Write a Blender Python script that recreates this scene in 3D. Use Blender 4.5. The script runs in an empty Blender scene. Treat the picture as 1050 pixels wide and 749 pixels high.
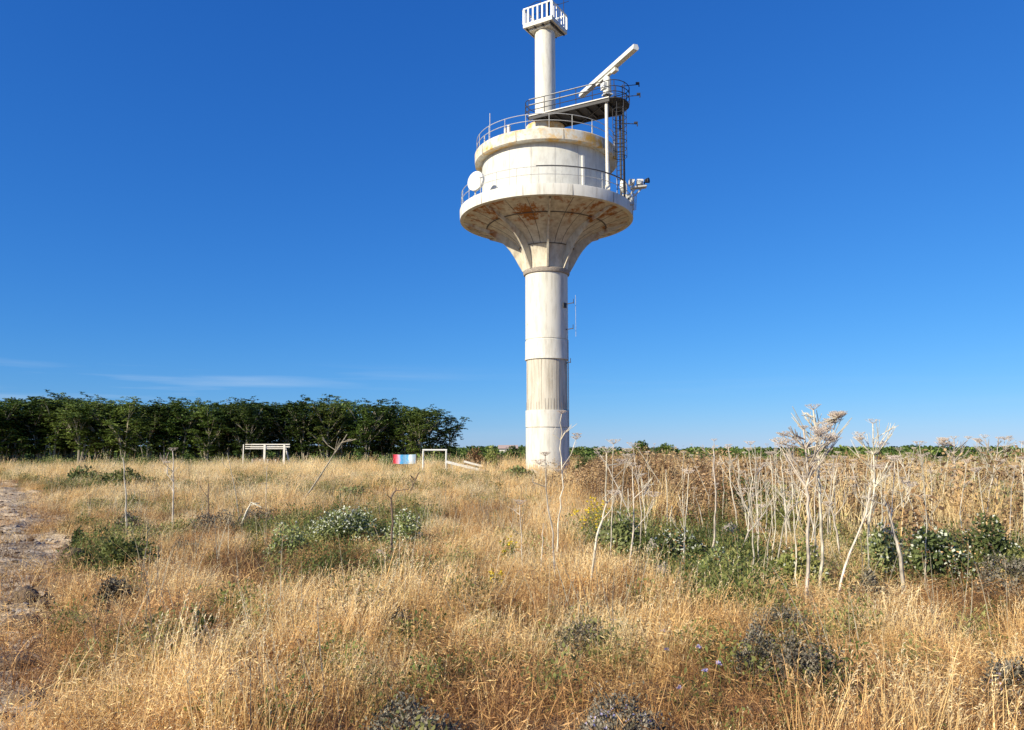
import bpy, math, random
import numpy as np
from mathutils import Vector, Matrix
sin, cos, pi, R = math.sin, math.cos, math.pi, math.radians
S = bpy.context.scene
COL = S.collection

# ------------------------------------------------------------------ camera
EYE = 1.65
FPX = 800.0
PITCH = math.atan(88 / 800)
cam = bpy.data.cameras.new('camera')
cam.sensor_width = 36
cam.lens = 36 * FPX / 1050
cam.clip_start = 0.1
cam.clip_end = 9000
camo = bpy.data.objects.new('camera', cam)
camo.location = (0, 0, EYE)
camo.rotation_euler = (pi / 2 + PITCH, 0, 0)
COL.objects.link(camo)
S.camera = camo

# ------------------------------------------------------------------ sky and sun
SUN_EL, SUN_AZ = 26.0, 230.0        # azimuth clockwise from +Y
world = bpy.data.worlds.new('World')
S.world = world
world.use_nodes = True
wn, wl = world.node_tree.nodes, world.node_tree.links
wn.clear()
out = wn.new('ShaderNodeOutputWorld')
bg = wn.new('ShaderNodeBackground')
sky = wn.new('ShaderNodeTexSky')
sky.sky_type = 'NISHITA'
sky.sun_disc = False
sky.sun_elevation = R(SUN_EL)
sky.sun_rotation = R(SUN_AZ)
sky.air_density = 1.0
sky.dust_density = 0.0
sky.ozone_density = 10.0
sky.altitude = 50
# tone response of the phone camera applied to the physical sky colour, channel by channel
EXPO = 0.45
SKY = 0.10
spc = wn.new('ShaderNodeSeparateColor'); hsv = wn.new('ShaderNodeCombineColor')
wl.new(sky.outputs[0], spc.inputs[0])
for _i, (_g, _k) in enumerate(((1.22, .062), (.88, .122), (.62, .262))):
    _a = wn.new('ShaderNodeMath'); _a.operation = 'POWER'; _a.inputs[1].default_value = _g
    _b = wn.new('ShaderNodeMath'); _b.operation = 'MULTIPLY'; _b.inputs[1].default_value = _k / SKY / 2 ** EXPO
    wl.new(spc.outputs[_i], _a.inputs[0]); wl.new(_a.outputs[0], _b.inputs[0]); wl.new(_b.outputs[0], hsv.inputs[_i])
# thin streaks of high cirrus low on the left
tc = wn.new('ShaderNodeTexCoord')
mp = wn.new('ShaderNodeMapping')
mp.inputs['Scale'].default_value = (2.2, 2.2, 38)
wl.new(tc.outputs['Generated'], mp.inputs[0])
nz = wn.new('ShaderNodeTexNoise')
nz.inputs['Scale'].default_value = 1.6
nz.inputs['Detail'].default_value = 6
wl.new(mp.outputs[0], nz.inputs['Vector'])
rmp = wn.new('ShaderNodeValToRGB')
rmp.color_ramp.elements[0].position = 0.52
rmp.color_ramp.elements[1].position = 0.80
wl.new(nz.outputs[0], rmp.inputs[0])
sep = wn.new('ShaderNodeSeparateXYZ')
wl.new(tc.outputs['Generated'], sep.inputs[0])
band = wn.new('ShaderNodeMapRange')      # only low over the horizon
band.inputs[1].default_value = 0.112; band.inputs[2].default_value = 0.085
band.inputs[3].default_value = 0; band.inputs[4].default_value = 1
wl.new(sep.outputs[2], band.inputs[0])
side = wn.new('ShaderNodeMapRange')
side.inputs[1].default_value = 0.0; side.inputs[2].default_value = -0.35
side.inputs[3].default_value = 0.06; side.inputs[4].default_value = 0.5
wl.new(sep.outputs[0], side.inputs[0])
m1 = wn.new('ShaderNodeMath'); m1.operation = 'MULTIPLY'
m2 = wn.new('ShaderNodeMath'); m2.operation = 'MULTIPLY'
wl.new(rmp.outputs[0], m1.inputs[0]); wl.new(band.outputs[0], m1.inputs[1])
wl.new(m1.outputs[0], m2.inputs[0]); wl.new(side.outputs[0], m2.inputs[1])
mixc = wn.new('ShaderNodeMixRGB')
wl.new(m2.outputs[0], mixc.inputs[0])
wl.new(hsv.outputs[0], mixc.inputs[1])
mixc.inputs[2].default_value = (4.2, 5.3, 6.6, 1)
wl.new(mixc.outputs[0], bg.inputs[0])
bg.inputs[1].default_value = SKY
wl.new(bg.outputs[0], out.inputs[0])

sl = bpy.data.lights.new('sun', 'SUN')
sl.energy = 5.0
sl.angle = R(0.5)
sl.color = (1.0, 0.90, 0.70)
slo = bpy.data.objects.new('sun', sl)
sd = Vector((sin(R(SUN_AZ)) * cos(R(SUN_EL)), cos(R(SUN_AZ)) * cos(R(SUN_EL)), sin(R(SUN_EL))))
slo.rotation_euler = sd.to_track_quat('Z', 'Y').to_euler()
slo.location = (-30, -20, 60)
COL.objects.link(slo)
S.view_settings.view_transform = 'Standard'
S.view_settings.look = 'None'
S.view_settings.exposure = EXPO
S.view_settings.gamma = 1
S.render.engine = 'CYCLES'
S.cycles.max_bounces = 6
S.cycles.transparent_max_bounces = 4
S.cycles.use_adaptive_sampling = True

# ------------------------------------------------------------------ helpers
RNG = np.random.default_rng(7)
random.seed(11)


def _hash(ix, iy, s):
    h = np.sin(ix * 127.1 + iy * 311.7 + s * 74.7) * 43758.5453
    return h - np.floor(h)


def vnoise(x, y, s=0):
    x = np.asarray(x, float); y = np.asarray(y, float)
    ix, iy = np.floor(x), np.floor(y)
    fx, fy = x - ix, y - iy
    fx = fx * fx * (3 - 2 * fx); fy = fy * fy * (3 - 2 * fy)
    a = _hash(ix, iy, s); b = _hash(ix + 1, iy, s)
    c = _hash(ix, iy + 1, s); d = _hash(ix + 1, iy + 1, s)
    return (a * (1 - fx) + b * fx) * (1 - fy) + (c * (1 - fx) + d * fx) * fy


def fbm(x, y, s=0, o=4):
    v = 0; a = .5; f = 1.0; t = 0
    for k in range(o):
        v = v + a * vnoise(np.asarray(x) * f, np.asarray(y) * f, s + k); t += a
        a *= .5; f *= 2.03
    return v / t


def gp(px, py, z=0.0):
    """ground point seen at a pixel of the 1050 x 749 photograph"""
    a = (px - 525) / FPX; b = (374 - py) / FPX
    dy = cos(PITCH) - b * sin(PITCH); dz = sin(PITCH) + b * cos(PITCH)
    t = (z - EYE) / dz
    return a * t, dy * t


def zat(py, d):
    return EYE + d * math.tan(math.atan((374 - py) / FPX) + PITCH)


# dirt track: right-hand edge, x as a function of y
_pe = [gp(28, 500), gp(50, 520), gp(64, 548), gp(66, 575), gp(52, 600), gp(34, 640), gp(30, 690), gp(80, 745)]
_pe = sorted([(y, x) for x, y in _pe])
PEY = np.array([-2.0, 2.5] + [p[0] for p in _pe] + [60.0, 90.0])
PEX = np.array([-2.6, -2.5] + [p[1] for p in _pe] + [-41.0, -72.0])


def edge_x(y):
    y = np.asarray(y, float)
    return np.interp(y, PEY, PEX) + (fbm(y * 1.1, y * 0 + 3.3, 21) - .5) * 1.1 * np.clip(y / 12, .5, 1.6)


def path_s(x, y):
    """positive inside the track, metres from its right edge"""
    return edge_x(y) - np.asarray(x, float)


def H(x, y):
    x = np.asarray(x, float); y = np.asarray(y, float)
    d = np.hypot(x, y)
    f = np.clip(1 - (d - 60) / 60, 0, 1)
    h = (fbm(x * .22, y * .22, 1) - .5) * .34 + (fbm(x * 1.3, y * 1.3, 5) - .5) * .10
    h = h + np.clip((x - 1) / 8, 0, 1) * np.clip((y - 6) / 10, 0, 1) * .10
    p = path_s(x, y)
    inside = np.clip(p / .5, 0, 1) * np.clip((5.5 - p) / 1.0, 0, 1)
    ruts = (np.cos((p - 1.1) * 3.4) * .035 + (fbm(x * 2.6, y * 2.6, 8) - .5) * .16 + (vnoise(x * 6.5, y * 6.5, 9) - .5) * .05)
    return f * (h * (1 - .6 * inside) + inside * (ruts - .03))


class MB:
    def __init__(s):
        s.v = []; s.f = []; s.m = []; s.smooth = []

    def add(s, vs, fs, mi=0, sm=False):
        o = len(s.v)
        s.v += [tuple(v) for v in vs]
        s.f += [tuple(i + o for i in f) for f in fs]
        s.m += [mi] * len(fs); s.smooth += [sm] * len(fs)

    def box(s, c, size, rot=None, mi=0):
        hx, hy, hz = size[0] / 2, size[1] / 2, size[2] / 2
        vs = [Vector((x, y, z)) for x in (-hx, hx) for y in (-hy, hy) for z in (-hz, hz)]
        if rot is not None:
            if not isinstance(rot, Matrix): rot = Matrix.Rotation(rot, 3, 'Z')
            vs = [rot @ v for v in vs]
        c = Vector(c)
        s.add([v + c for v in vs], [(0, 1, 3, 2), (4, 6, 7, 5), (0, 4, 5, 1), (2, 3, 7, 6), (0, 2, 6, 4), (1, 5, 7, 3)], mi)

    def bar(s, a, b, w, h=None, mi=0):
        a = Vector(a); b = Vector(b); d = b - a
        q = d.to_track_quat('Z', 'Y').to_matrix()
        s.box((a + b) / 2, (w, h or w, d.length), q, mi)

    def tube(s, pts, rad, seg=6, mi=0, cap=True):
        pts = [Vector(p) for p in pts]
        n = len(pts)
        if not hasattr(rad, '__len__'): rad = [rad] * n
        vs = []
        up = None
        for i in range(n):
            t = (pts[min(i + 1, n - 1)] - pts[max(i - 1, 0)])
            if t.length < 1e-9: t = Vector((0, 0, 1))
            t.normalize()
            if up is None:
                up = Vector((0, 0, 1)) if abs(t.z) < .9 else Vector((1, 0, 0))
            a = t.cross(up)
            if a.length < 1e-4: a = t.cross(Vector((0, 1, 0.1)))
            a.normalize(); b = a.cross(t).normalized()
            up = b if abs(t.dot(b)) < .9 else up
            for k in range(seg):
                an = 2 * pi * k / seg
                vs.append(pts[i] + (a * cos(an) + b * sin(an)) * rad[i])
        fs = []
        for i in range(n - 1):
            for k in range(seg):
                k2 = (k + 1) % seg
                fs.append((i * seg + k, i * seg + k2, (i + 1) * seg + k2, (i + 1) * seg + k))
        if cap:
            fs.append(tuple(range(seg - 1, -1, -1)))
            fs.append(tuple((n - 1) * seg + k for k in range(seg)))
        s.add(vs, fs, mi, seg > 4)

    def lathe(s, prof, seg=64, c=(0, 0, 0), mi=0, sm=True, closed=False):
        vs = []; n = len(prof)
        for r, z in prof:
            for k in range(seg):
                a = 2 * pi * k / seg
                vs.append((c[0] + r * cos(a), c[1] + r * sin(a), c[2] + z))
        fs = []
        for i in range(n if closed else n - 1):
            j = (i + 1) % n
            for k in range(seg):
                k2 = (k + 1) % seg
                fs.append((i * seg + k, i * seg + k2, j * seg + k2, j * seg + k))
        s.add(vs, fs, mi, sm)

    def build(s, name, mat, parent=None, loc=None, link=True):
        me = bpy.data.meshes.new(name)
        me.from_pydata(s.v, [], s.f)
        mats = mat if isinstance(mat, (list, tuple)) else [mat]
        for m in mats: me.materials.append(m)
        if len(mats) > 1: me.polygons.foreach_set('material_index', s.m)
        if any(s.smooth): me.polygons.foreach_set('use_smooth', s.smooth)
        me.update()
        o = bpy.data.objects.new(name, me)
        if link: COL.objects.link(o)
        if parent: o.parent = parent
        if loc is not None: o.location = loc
        if any(s.smooth):
            try: me.set_sharp_from_angle(angle=R(35))
            except Exception: pass
        return o


def npmesh(name, v, f, mats, mi=None, link=True, smooth=False):
    """v (N,3), f (M,k) arrays"""
    me = bpy.data.meshes.new(name)
    f = np.asarray(f); k = f.shape[1]
    me.vertices.add(len(v)); me.vertices.foreach_set('co', np.asarray(v, np.float32).ravel())
    me.loops.add(f.size); me.loops.foreach_set('vertex_index', f.ravel().astype(np.int32))
    me.polygons.add(len(f))
    me.polygons.foreach_set('loop_start', (np.arange(len(f)) * k).astype(np.int32))
    try: me.polygons.foreach_set('loop_total', np.full(len(f), k, np.int32))
    except Exception: pass
    for m in (mats if isinstance(mats, (list, tuple)) else [mats]): me.materials.append(m)
    if mi is not None: me.polygons.foreach_set('material_index', np.asarray(mi, np.int32))
    if smooth: me.polygons.foreach_set('use_smooth', np.ones(len(f), bool))
    me.update(calc_edges=True); me.validate()
    o = bpy.data.objects.new(name, me)
    if link: COL.objects.link(o)
    return o


def tag(o, label=None, cat=None, group=None, kind=None):
    if label: o['label'] = label
    if cat: o['category'] = cat
    if group: o['group'] = group
    if kind: o['kind'] = kind
    return o


def empty(name, loc, label, cat, group=None, rz=0):
    o = bpy.data.objects.new(name, None)
    o.empty_display_size = .3
    o.location = loc; o.rotation_euler = (0, 0, rz)
    COL.objects.link(o)
    return tag(o, label, cat, group)


def copy_tree(o, parent=None):
    c = o.copy(); COL.objects.link(c)
    if parent: c.parent = parent
    for ch in [q for q in o.children]:
        copy_tree(ch, c)
    return c


# ------------------------------------------------------------------ materials
def mat(name, col, rough=.7, var=0.0, vscale=4, col2=None, thr=(.4, .6), bump=0, bscale=20, trans=0, rand=0, metal=0, spec=.3,
        coord='world', stretch=(1, 1, 1), back=None):
    m = bpy.data.materials.new(name); m.use_nodes = True
    n, l = m.node_tree.nodes, m.node_tree.links
    b = n['Principled BSDF']
    b.inputs['Roughness'].default_value = rough
    b.inputs['Metallic'].default_value = metal
    b.inputs['Specular IOR Level'].default_value = spec
    vec = None
    if coord == 'world':
        g = n.new('ShaderNodeNewGeometry'); vec = g.outputs['Position']
    else:
        g = n.new('ShaderNodeTexCoord'); vec = g.outputs['Object']
    if stretch != (1, 1, 1):
        mpn = n.new('ShaderNodeMapping'); mpn.inputs['Scale'].default_value = stretch
        l.new(vec, mpn.inputs[0]); vec = mpn.outputs[0]
    cur = None
    if col2 is not None:
        t = n.new('ShaderNodeTexNoise'); t.inputs['Scale'].default_value = vscale; t.inputs['Detail'].default_value = 5
        l.new(vec, t.inputs['Vector'])
        r = n.new('ShaderNodeValToRGB')
        r.color_ramp.elements[0].position = thr[0]; r.color_ramp.elements[1].position = thr[1]
        r.color_ramp.elements[0].color = (*col, 1); r.color_ramp.elements[1].color = (*col2, 1)
        l.new(t.outputs[0], r.inputs[0]); cur = r.outputs[0]
    if rand or var:
        h = n.new('ShaderNodeHueSaturation')
        if cur: l.new(cur, h.inputs['Color'])
        else: h.inputs['Color'].default_value = (*col, 1)
        if rand:
            oi = n.new('ShaderNodeObjectInfo')
            mr = n.new('ShaderNodeMapRange'); mr.inputs[3].default_value = 1 - rand; mr.inputs[4].default_value = 1 + rand
            l.new(oi.outputs['Random'], mr.inputs[0]); l.new(mr.outputs[0], h.inputs['Value'])
            mr2 = n.new('ShaderNodeMapRange'); mr2.inputs[3].default_value = .5 - rand * .05; mr2.inputs[4].default_value = .5 + rand * .05
            ma = n.new('ShaderNodeMath'); ma.operation = 'MULTIPLY'; ma.inputs[1].default_value = 7.13
            mb = n.new('ShaderNodeMath'); mb.operation = 'FRACT'
            l.new(oi.outputs['Random'], ma.inputs[0]); l.new(ma.outputs[0], mb.inputs[0])
            l.new(mb.outputs[0], mr2.inputs[0]); l.new(mr2.outputs[0], h.inputs['Hue'])
        if var:
            t = n.new('ShaderNodeTexNoise'); t.inputs['Scale'].default_value = vscale * 3.1; t.inputs['Detail'].default_value = 4
            l.new(vec, t.inputs['Vector'])
            mr = n.new('ShaderNodeMapRange'); mr.inputs[1].default_value = .3; mr.inputs[2].default_value = .7
            mr.inputs[3].default_value = 1 - var; mr.inputs[4].default_value = 1 + var
            l.new(t.outputs[0], mr.inputs[0])
            h2 = n.new('ShaderNodeHueSaturation'); l.new(h.outputs[0], h2.inputs['Color']); l.new(mr.outputs[0], h2.inputs['Value'])
            h = h2
        cur = h.outputs[0]
    if cur: l.new(cur, b.inputs['Base Color'])
    else: b.inputs['Base Color'].default_value = (*col, 1)
    if bump:
        t = n.new('ShaderNodeTexNoise'); t.inputs['Scale'].default_value = bscale; t.inputs['Detail'].default_value = 6
        l.new(vec, t.inputs['Vector'])
        bp = n.new('ShaderNodeBump'); bp.inputs['Strength'].default_value = bump; bp.inputs['Distance'].default_value = .05
        l.new(t.outputs[0], bp.inputs['Height']); l.new(bp.outputs[0], b.inputs['Normal'])
    if trans:
        tr = n.new('ShaderNodeBsdfTranslucent'); mx = n.new('ShaderNodeMixShader'); mx.inputs[0].default_value = trans
        if cur: l.new(cur, tr.inputs[0])
        else: tr.inputs[0].default_value = (*col, 1)
        l.new(b.outputs[0], mx.inputs[1]); l.new(tr.outputs[0], mx.inputs[2])
        l.new(mx.outputs[0], n['Material Output'].inputs[0])
    return m


def paint(name, base, stain, rust, stain_amt=(.45, .7), rust_amt=(.62, .72), streak=(3, 3, .5), rscale=1.2, rough=.6, zr=None, spot=None):
    """old painted concrete: paint, vertical grime streaks, rust blotches"""
    m = bpy.data.materials.new(name); m.use_nodes = True
    n, l = m.node_tree.nodes, m.node_tree.links
    b = n['Principled BSDF']; b.inputs['Roughness'].default_value = rough; b.inputs['Specular IOR Level'].default_value = .25
    g = n.new('ShaderNodeTexCoord')
    mp = n.new('ShaderNodeMapping'); mp.inputs['Scale'].default_value = streak
    l.new(g.outputs['Object'], mp.inputs[0])
    t = n.new('ShaderNodeTexNoise'); t.inputs['Scale'].default_value = 1.5; t.inputs['Detail'].default_value = 8; t.inputs['Roughness'].default_value = .65
    l.new(mp.outputs[0], t.inputs['Vector'])
    r = n.new('ShaderNodeValToRGB'); r.color_ramp.elements[0].position = stain_amt[0]; r.color_ramp.elements[1].position = stain_amt[1]
    l.new(t.outputs[0], r.inputs[0])
    mx = n.new('ShaderNodeMixRGB'); mx.inputs[1].default_value = (*base, 1); mx.inputs[2].default_value = (*stain, 1)
    l.new(r.outputs[0], mx.inputs[0])
    t2 = n.new('ShaderNodeTexNoise'); t2.inputs['Scale'].default_value = rscale; t2.inputs['Detail'].default_value = 9; t2.inputs['Roughness'].default_value = .7
    l.new(g.outputs['Object'], t2.inputs['Vector'])
    r2 = n.new('ShaderNodeValToRGB'); r2.color_ramp.elements[0].position = rust_amt[0]; r2.color_ramp.elements[1].position = rust_amt[1]
    l.new(t2.outputs[0], r2.inputs[0])
    fac = r2.outputs[0]
    if zr:   # rust only between two radii
        sp = n.new('ShaderNodeSeparateXYZ'); l.new(g.outputs['Object'], sp.inputs[0])
        cb = n.new('ShaderNodeCombineXYZ'); l.new(sp.outputs[0], cb.inputs[0]); l.new(sp.outputs[1], cb.inputs[1])
        ln = n.new('ShaderNodeVectorMath'); ln.operation = 'LENGTH'; l.new(cb.outputs[0], ln.inputs[0])
        mr = n.new('ShaderNodeMapRange'); mr.inputs[1].default_value = zr[0]; mr.inputs[2].default_value = zr[1]
        l.new(ln.outputs['Value'], mr.inputs[0])
        mm = n.new('ShaderNodeMath'); mm.operation = 'MULTIPLY'; l.new(mr.outputs[0], mm.inputs[0]); l.new(fac, mm.inputs[1]); fac = mm.outputs[0]
    if spot:      # one heavy blotch of rust, fine grained
        cc = n.new('ShaderNodeVectorMath'); cc.operation = 'DISTANCE'; l.new(cb.outputs[0], cc.inputs[0]); cc.inputs[1].default_value = (*spot[0], 0)
        m3 = n.new('ShaderNodeMapRange'); m3.inputs[1].default_value = spot[1]; m3.inputs[2].default_value = .2; m3.inputs[3].default_value = 0; m3.inputs[4].default_value = .34
        l.new(cc.outputs['Value'], m3.inputs[0])
        t3 = n.new('ShaderNodeTexNoise'); t3.inputs['Scale'].default_value = 4; t3.inputs['Detail'].default_value = 8; t3.inputs['Roughness'].default_value = .75
        l.new(g.outputs['Object'], t3.inputs['Vector'])
        a3 = n.new('ShaderNodeMath'); a3.operation = 'ADD'; l.new(m3.outputs[0], a3.inputs[0]); l.new(t3.outputs[0], a3.inputs[1])
        m4 = n.new('ShaderNodeMapRange'); m4.inputs[1].default_value = .66; m4.inputs[2].default_value = .76; l.new(a3.outputs[0], m4.inputs[0])
        mxx = n.new('ShaderNodeMath'); mxx.operation = 'MAXIMUM'; l.new(fac, mxx.inputs[0]); l.new(m4.outputs[0], mxx.inputs[1]); fac = mxx.outputs[0]
    mx2 = n.new('ShaderNodeMixRGB'); l.new(fac, mx2.inputs[0]); l.new(mx.outputs[0], mx2.inputs[1]); mx2.inputs[2].default_value = (*rust, 1)
    l.new(mx2.outputs[0], b.inputs['Base Color'])
    bp = n.new('ShaderNodeBump'); bp.inputs['Strength'].default_value = .25; bp.inputs['Distance'].default_value = .03
    l.new(t2.outputs[0], bp.inputs['Height']); l.new(bp.outputs[0], b.inputs['Normal'])
    return m


M = {}
M['paint'] = paint('white_painted_concrete', (.70, .68, .61), (.44, .41, .34), (.40, .27, .15), (.46, .80), (.66, .76))
M['weather'] = paint('weathered_concrete', (.62, .58, .49), (.40, .36, .29), (.70, .68, .60), (.42, .66), (.60, .70), (5, 5, .35), 1.8)
M['bowl'] = paint('stained_bowl_paint', (.66, .62, .52), (.44, .38, .29), (.33, .12, .02), (.42, .68), (.52, .62), (2, 2, 1), 1.0, zr=(2.6, 3.6), spot=((-1.25, -3.7), 1.5))
M['slab'] = paint('rust_stained_slab', (.68, .66, .58), (.43, .38, .29), (.66, .38, .07), (.48, .78), (.46, .62), (2, 2, 1.2), 1.1)
M['drum'] = paint('drum_panels', (.66, .66, .61), (.46, .45, .41), (.36, .33, .30), (.45, .75), (.68, .8), (1.5, 1.5, .6))
M['seam'] = mat('seam_grime', (.13, .12, .11), .9)
M['steel'] = mat('dark_weathered_steel', (.045, .045, .05), .6, var=.3)
M['galv'] = mat('galvanised_rail', (.50, .50, .48), .5, var=.2, spec=.4)
M['white'] = mat('white_enamel', (.72, .72, .68), .45, var=.06)
M['offwhite'] = mat('aged_white_metal', (.72, .69, .62), .55, var=.15)
M['glass'] = mat('smoked_lens', (.02, .025, .03), .15, spec=.6)
M['soil'] = mat('dry_soil', (.24, .155, .085), .95, var=.35, vscale=1.2, col2=(.36, .25, .13), bump=1.0, bscale=14)
M['path'] = mat('pale_trodden_earth', (.38, .285, .18), .95, var=.4, vscale=2.6, col2=(.62, .49, .33), thr=(.35, .65), bump=1.0, bscale=22)
M['far'] = mat('far_field', (.30, .24, .12), .95, col2=(.12, .13, .05), vscale=.03)

# grass: dry straw whose tone shifts from patch to patch
def grassmat(name, a, b, c, rand=.25, trans=.3, sc=.45):
    m = bpy.data.materials.new(name); m.use_nodes = True
    n, l = m.node_tree.nodes, m.node_tree.links
    bs = n['Principled BSDF']; bs.inputs['Roughness'].default_value = .6; bs.inputs['Specular IOR Level'].default_value = .25
    g = n.new('ShaderNodeNewGeometry')
    t = n.new('ShaderNodeTexNoise'); t.inputs['Scale'].default_value = sc; t.inputs['Detail'].default_value = 3
    l.new(g.outputs['Position'], t.inputs['Vector'])
    oi = n.new('ShaderNodeObjectInfo')
    ad = n.new('ShaderNodeMath'); ad.operation = 'MULTIPLY_ADD'; ad.inputs[1].default_value = .34; ad.inputs[2].default_value = -.17
    l.new(oi.outputs['Random'], ad.inputs[0])
    ad2 = n.new('ShaderNodeMath'); ad2.operation = 'ADD'; l.new(t.outputs[0], ad2.inputs[0]); l.new(ad.outputs[0], ad2.inputs[1])
    r = n.new('ShaderNodeValToRGB'); e = r.color_ramp.elements
    e[0].position = .33; e[0].color = (*a, 1); e[1].position = .70; e[1].color = (*c, 1)
    x = e.new(.5); x.color = (*b, 1)
    l.new(ad2.outputs[0], r.inputs[0])
    h = n.new('ShaderNodeHueSaturation'); l.new(r.outputs[0], h.inputs['Color'])
    ma = n.new('ShaderNodeMath'); ma.operation = 'MULTIPLY'; ma.inputs[1].default_value = 9.7
    mb = n.new('ShaderNodeMath'); mb.operation = 'FRACT'
    l.new(oi.outputs['Random'], ma.inputs[0]); l.new(ma.outputs[0], mb.inputs[0])
    mr = n.new('ShaderNodeMapRange'); mr.inputs[3].default_value = 1 - rand; mr.inputs[4].default_value = 1 + rand
    l.new(mb.outputs[0], mr.inputs[0]); l.new(mr.outputs[0], h.inputs['Value'])
    l.new(h.outputs[0], bs.inputs['Base Color'])
    tr = n.new('ShaderNodeBsdfTranslucent'); l.new(h.outputs[0], tr.inputs[0])
    mx = n.new('ShaderNodeMixShader'); mx.inputs[0].default_value = trans
    l.new(bs.outputs[0], mx.inputs[1]); l.new(tr.outputs[0], mx.inputs[2]); l.new(mx.outputs[0], n['Material Output'].inputs[0])
    return m


M['straw'] = grassmat('golden_straw', (.60, .35, .13), (.92, .63, .27), (.96, .76, .40))
M['straw2'] = grassmat('pale_straw', (.84, .59, .25), (.95, .74, .38), (.96, .82, .50))
M['seed'] = grassmat('seed_heads', (.64, .45, .22), (.86, .68, .38), (.94, .82, .56))
M['brown'] = grassmat('reddish_dead_growth', (.20, .105, .045), (.42, .22, .09), (.72, .45, .19), rand=.45)
M['green'] = grassmat('green_weeds', (.10, .135, .035), (.18, .21, .055), (.33, .32, .11), rand=.3, trans=.25)
M['bushgreen'] = grassmat('bush_leaves', (.095, .125, .04), (.19, .225, .075), (.31, .34, .14), rand=.3, trans=.2, sc=3)
M['paleleaf'] = mat('pale_leaves_and_flowers', (.62, .64, .50), .7, trans=.2, rand=.15)
M['treeleaf'] = grassmat('dark_tree_leaves', (.045, .08, .015), (.10, .155, .03), (.20, .26, .06), rand=.35, trans=.12, sc=.6)
M['bark'] = mat('pale_bark', (.34, .30, .22), .9, var=.3, vscale=5)
M['dock'] = grassmat('brown_dry_leaves', (.20, .115, .055), (.34, .215, .11), (.52, .37, .20), rand=.4, trans=.2, sc=.8)
M['stalk'] = mat('bleached_stalk', (.54, .48, .38), .8, var=.4, vscale=3, rand=.28)
M['dstalk'] = mat('dark_dead_stalk', (.17, .12, .085), .85, var=.3, vscale=5)
M['umbel'] = mat('dry_umbel', (.60, .51, .42), .8, rand=.15)
M['mound'] = mat('grey_violet_twigs', (.10, .09, .06), .9, col2=(.30, .265, .20), vscale=14, rand=.15, var=.3, thr=(.42, .62))
M['rock'] = mat('pale_limestone', (.42, .37, .31), .9, var=.3, vscale=6, col2=(.26, .22, .18), bump=.8, bscale=16)
M['clod'] = mat('dark_clod', (.17, .12, .08), .95, var=.4, vscale=9, bump=1, bscale=30)
M['yellow'] = mat('yellow_petals', (.80, .60, .03), .6, trans=.2)
M['lilac'] = mat('lilac_petals', (.50, .46, .70), .6, trans=.2)
M['wood'] = mat('bleached_wood', (.62, .54, .42), .85, var=.2, vscale=6)
M['darkwood'] = mat('dark_pallet_wood', (.10, .06, .055), .9, var=.3)

# ------------------------------------------------------------------ ground
def axis(lo, hi, fine, growth, far):
    a = list(np.arange(lo, hi, fine)); s = fine; x = a[-1]
    while x < far: s *= growth; x += s; a.append(x)
    s = fine; x = lo; pre = []
    while x > -far: s *= growth; x -= s; pre.append(x)
    return np.array(pre[::-1] + a)


gx = axis(-26, 24, .22, 1.16, 4000); gy = axis(2, 44, .22, 1.16, 4000)
X, Y = np.meshgrid(gx, gy)
Z = H(X, Y)
nxg, nyg = len(gx), len(gy)
idx = np.arange(nxg * nyg).reshape(nyg, nxg)
F = np.stack([idx[:-1, :-1], idx[:-1, 1:], idx[1:, 1:], idx[1:, :-1]], -1).reshape(-1, 4)
ground = npmesh('ground', np.stack([X, Y, Z], -1).reshape(-1, 3), F, [M['soil'], M['far']], smooth=True)
cxy = np.stack([X, Y], -1).reshape(-1, 2)[F].mean(1)
ground.data.polygons.foreach_set('material_index', (np.hypot(cxy[:, 0], cxy[:, 1]) > 130).astype(np.int32))
tag(ground, kind='structure')

# dirt track
ys = np.concatenate([np.arange(-2, 42, .13), np.arange(42, 90, 1.0)]); us = np.linspace(0, 1, 40)
PX = edge_x(ys)[:, None] - us[None, :] * 5.2 + (vnoise(ys * 5, ys * 0, 33)[:, None] - .5) * .35
PY = np.repeat(ys[:, None], 40, 1)
PZ = H(PX, PY) + .012
ii = np.arange(PX.size).reshape(PX.shape)
F = np.stack([ii[:-1, 1:], ii[:-1, :-1], ii[1:, :-1], ii[1:, 1:]], -1).reshape(-1, 4)
pth = npmesh('dirt_path', np.stack([PX, PY, PZ], -1).reshape(-1, 3), F, M['path'], smooth=True)
tag(pth, kind='structure')

# ------------------------------------------------------------------ tower
TX, TY = 2.25, 50.0
tower = empty('concrete_radar_tower', (TX, TY, 0), 'tall white concrete watchtower with flared bowl, round cabin and slim mast on top', 'tower')


def part(mb, name, m, parent=tower, label=None):
    o = mb.build(name, m, parent)
    if label: o['label'] = label
    return o


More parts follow.
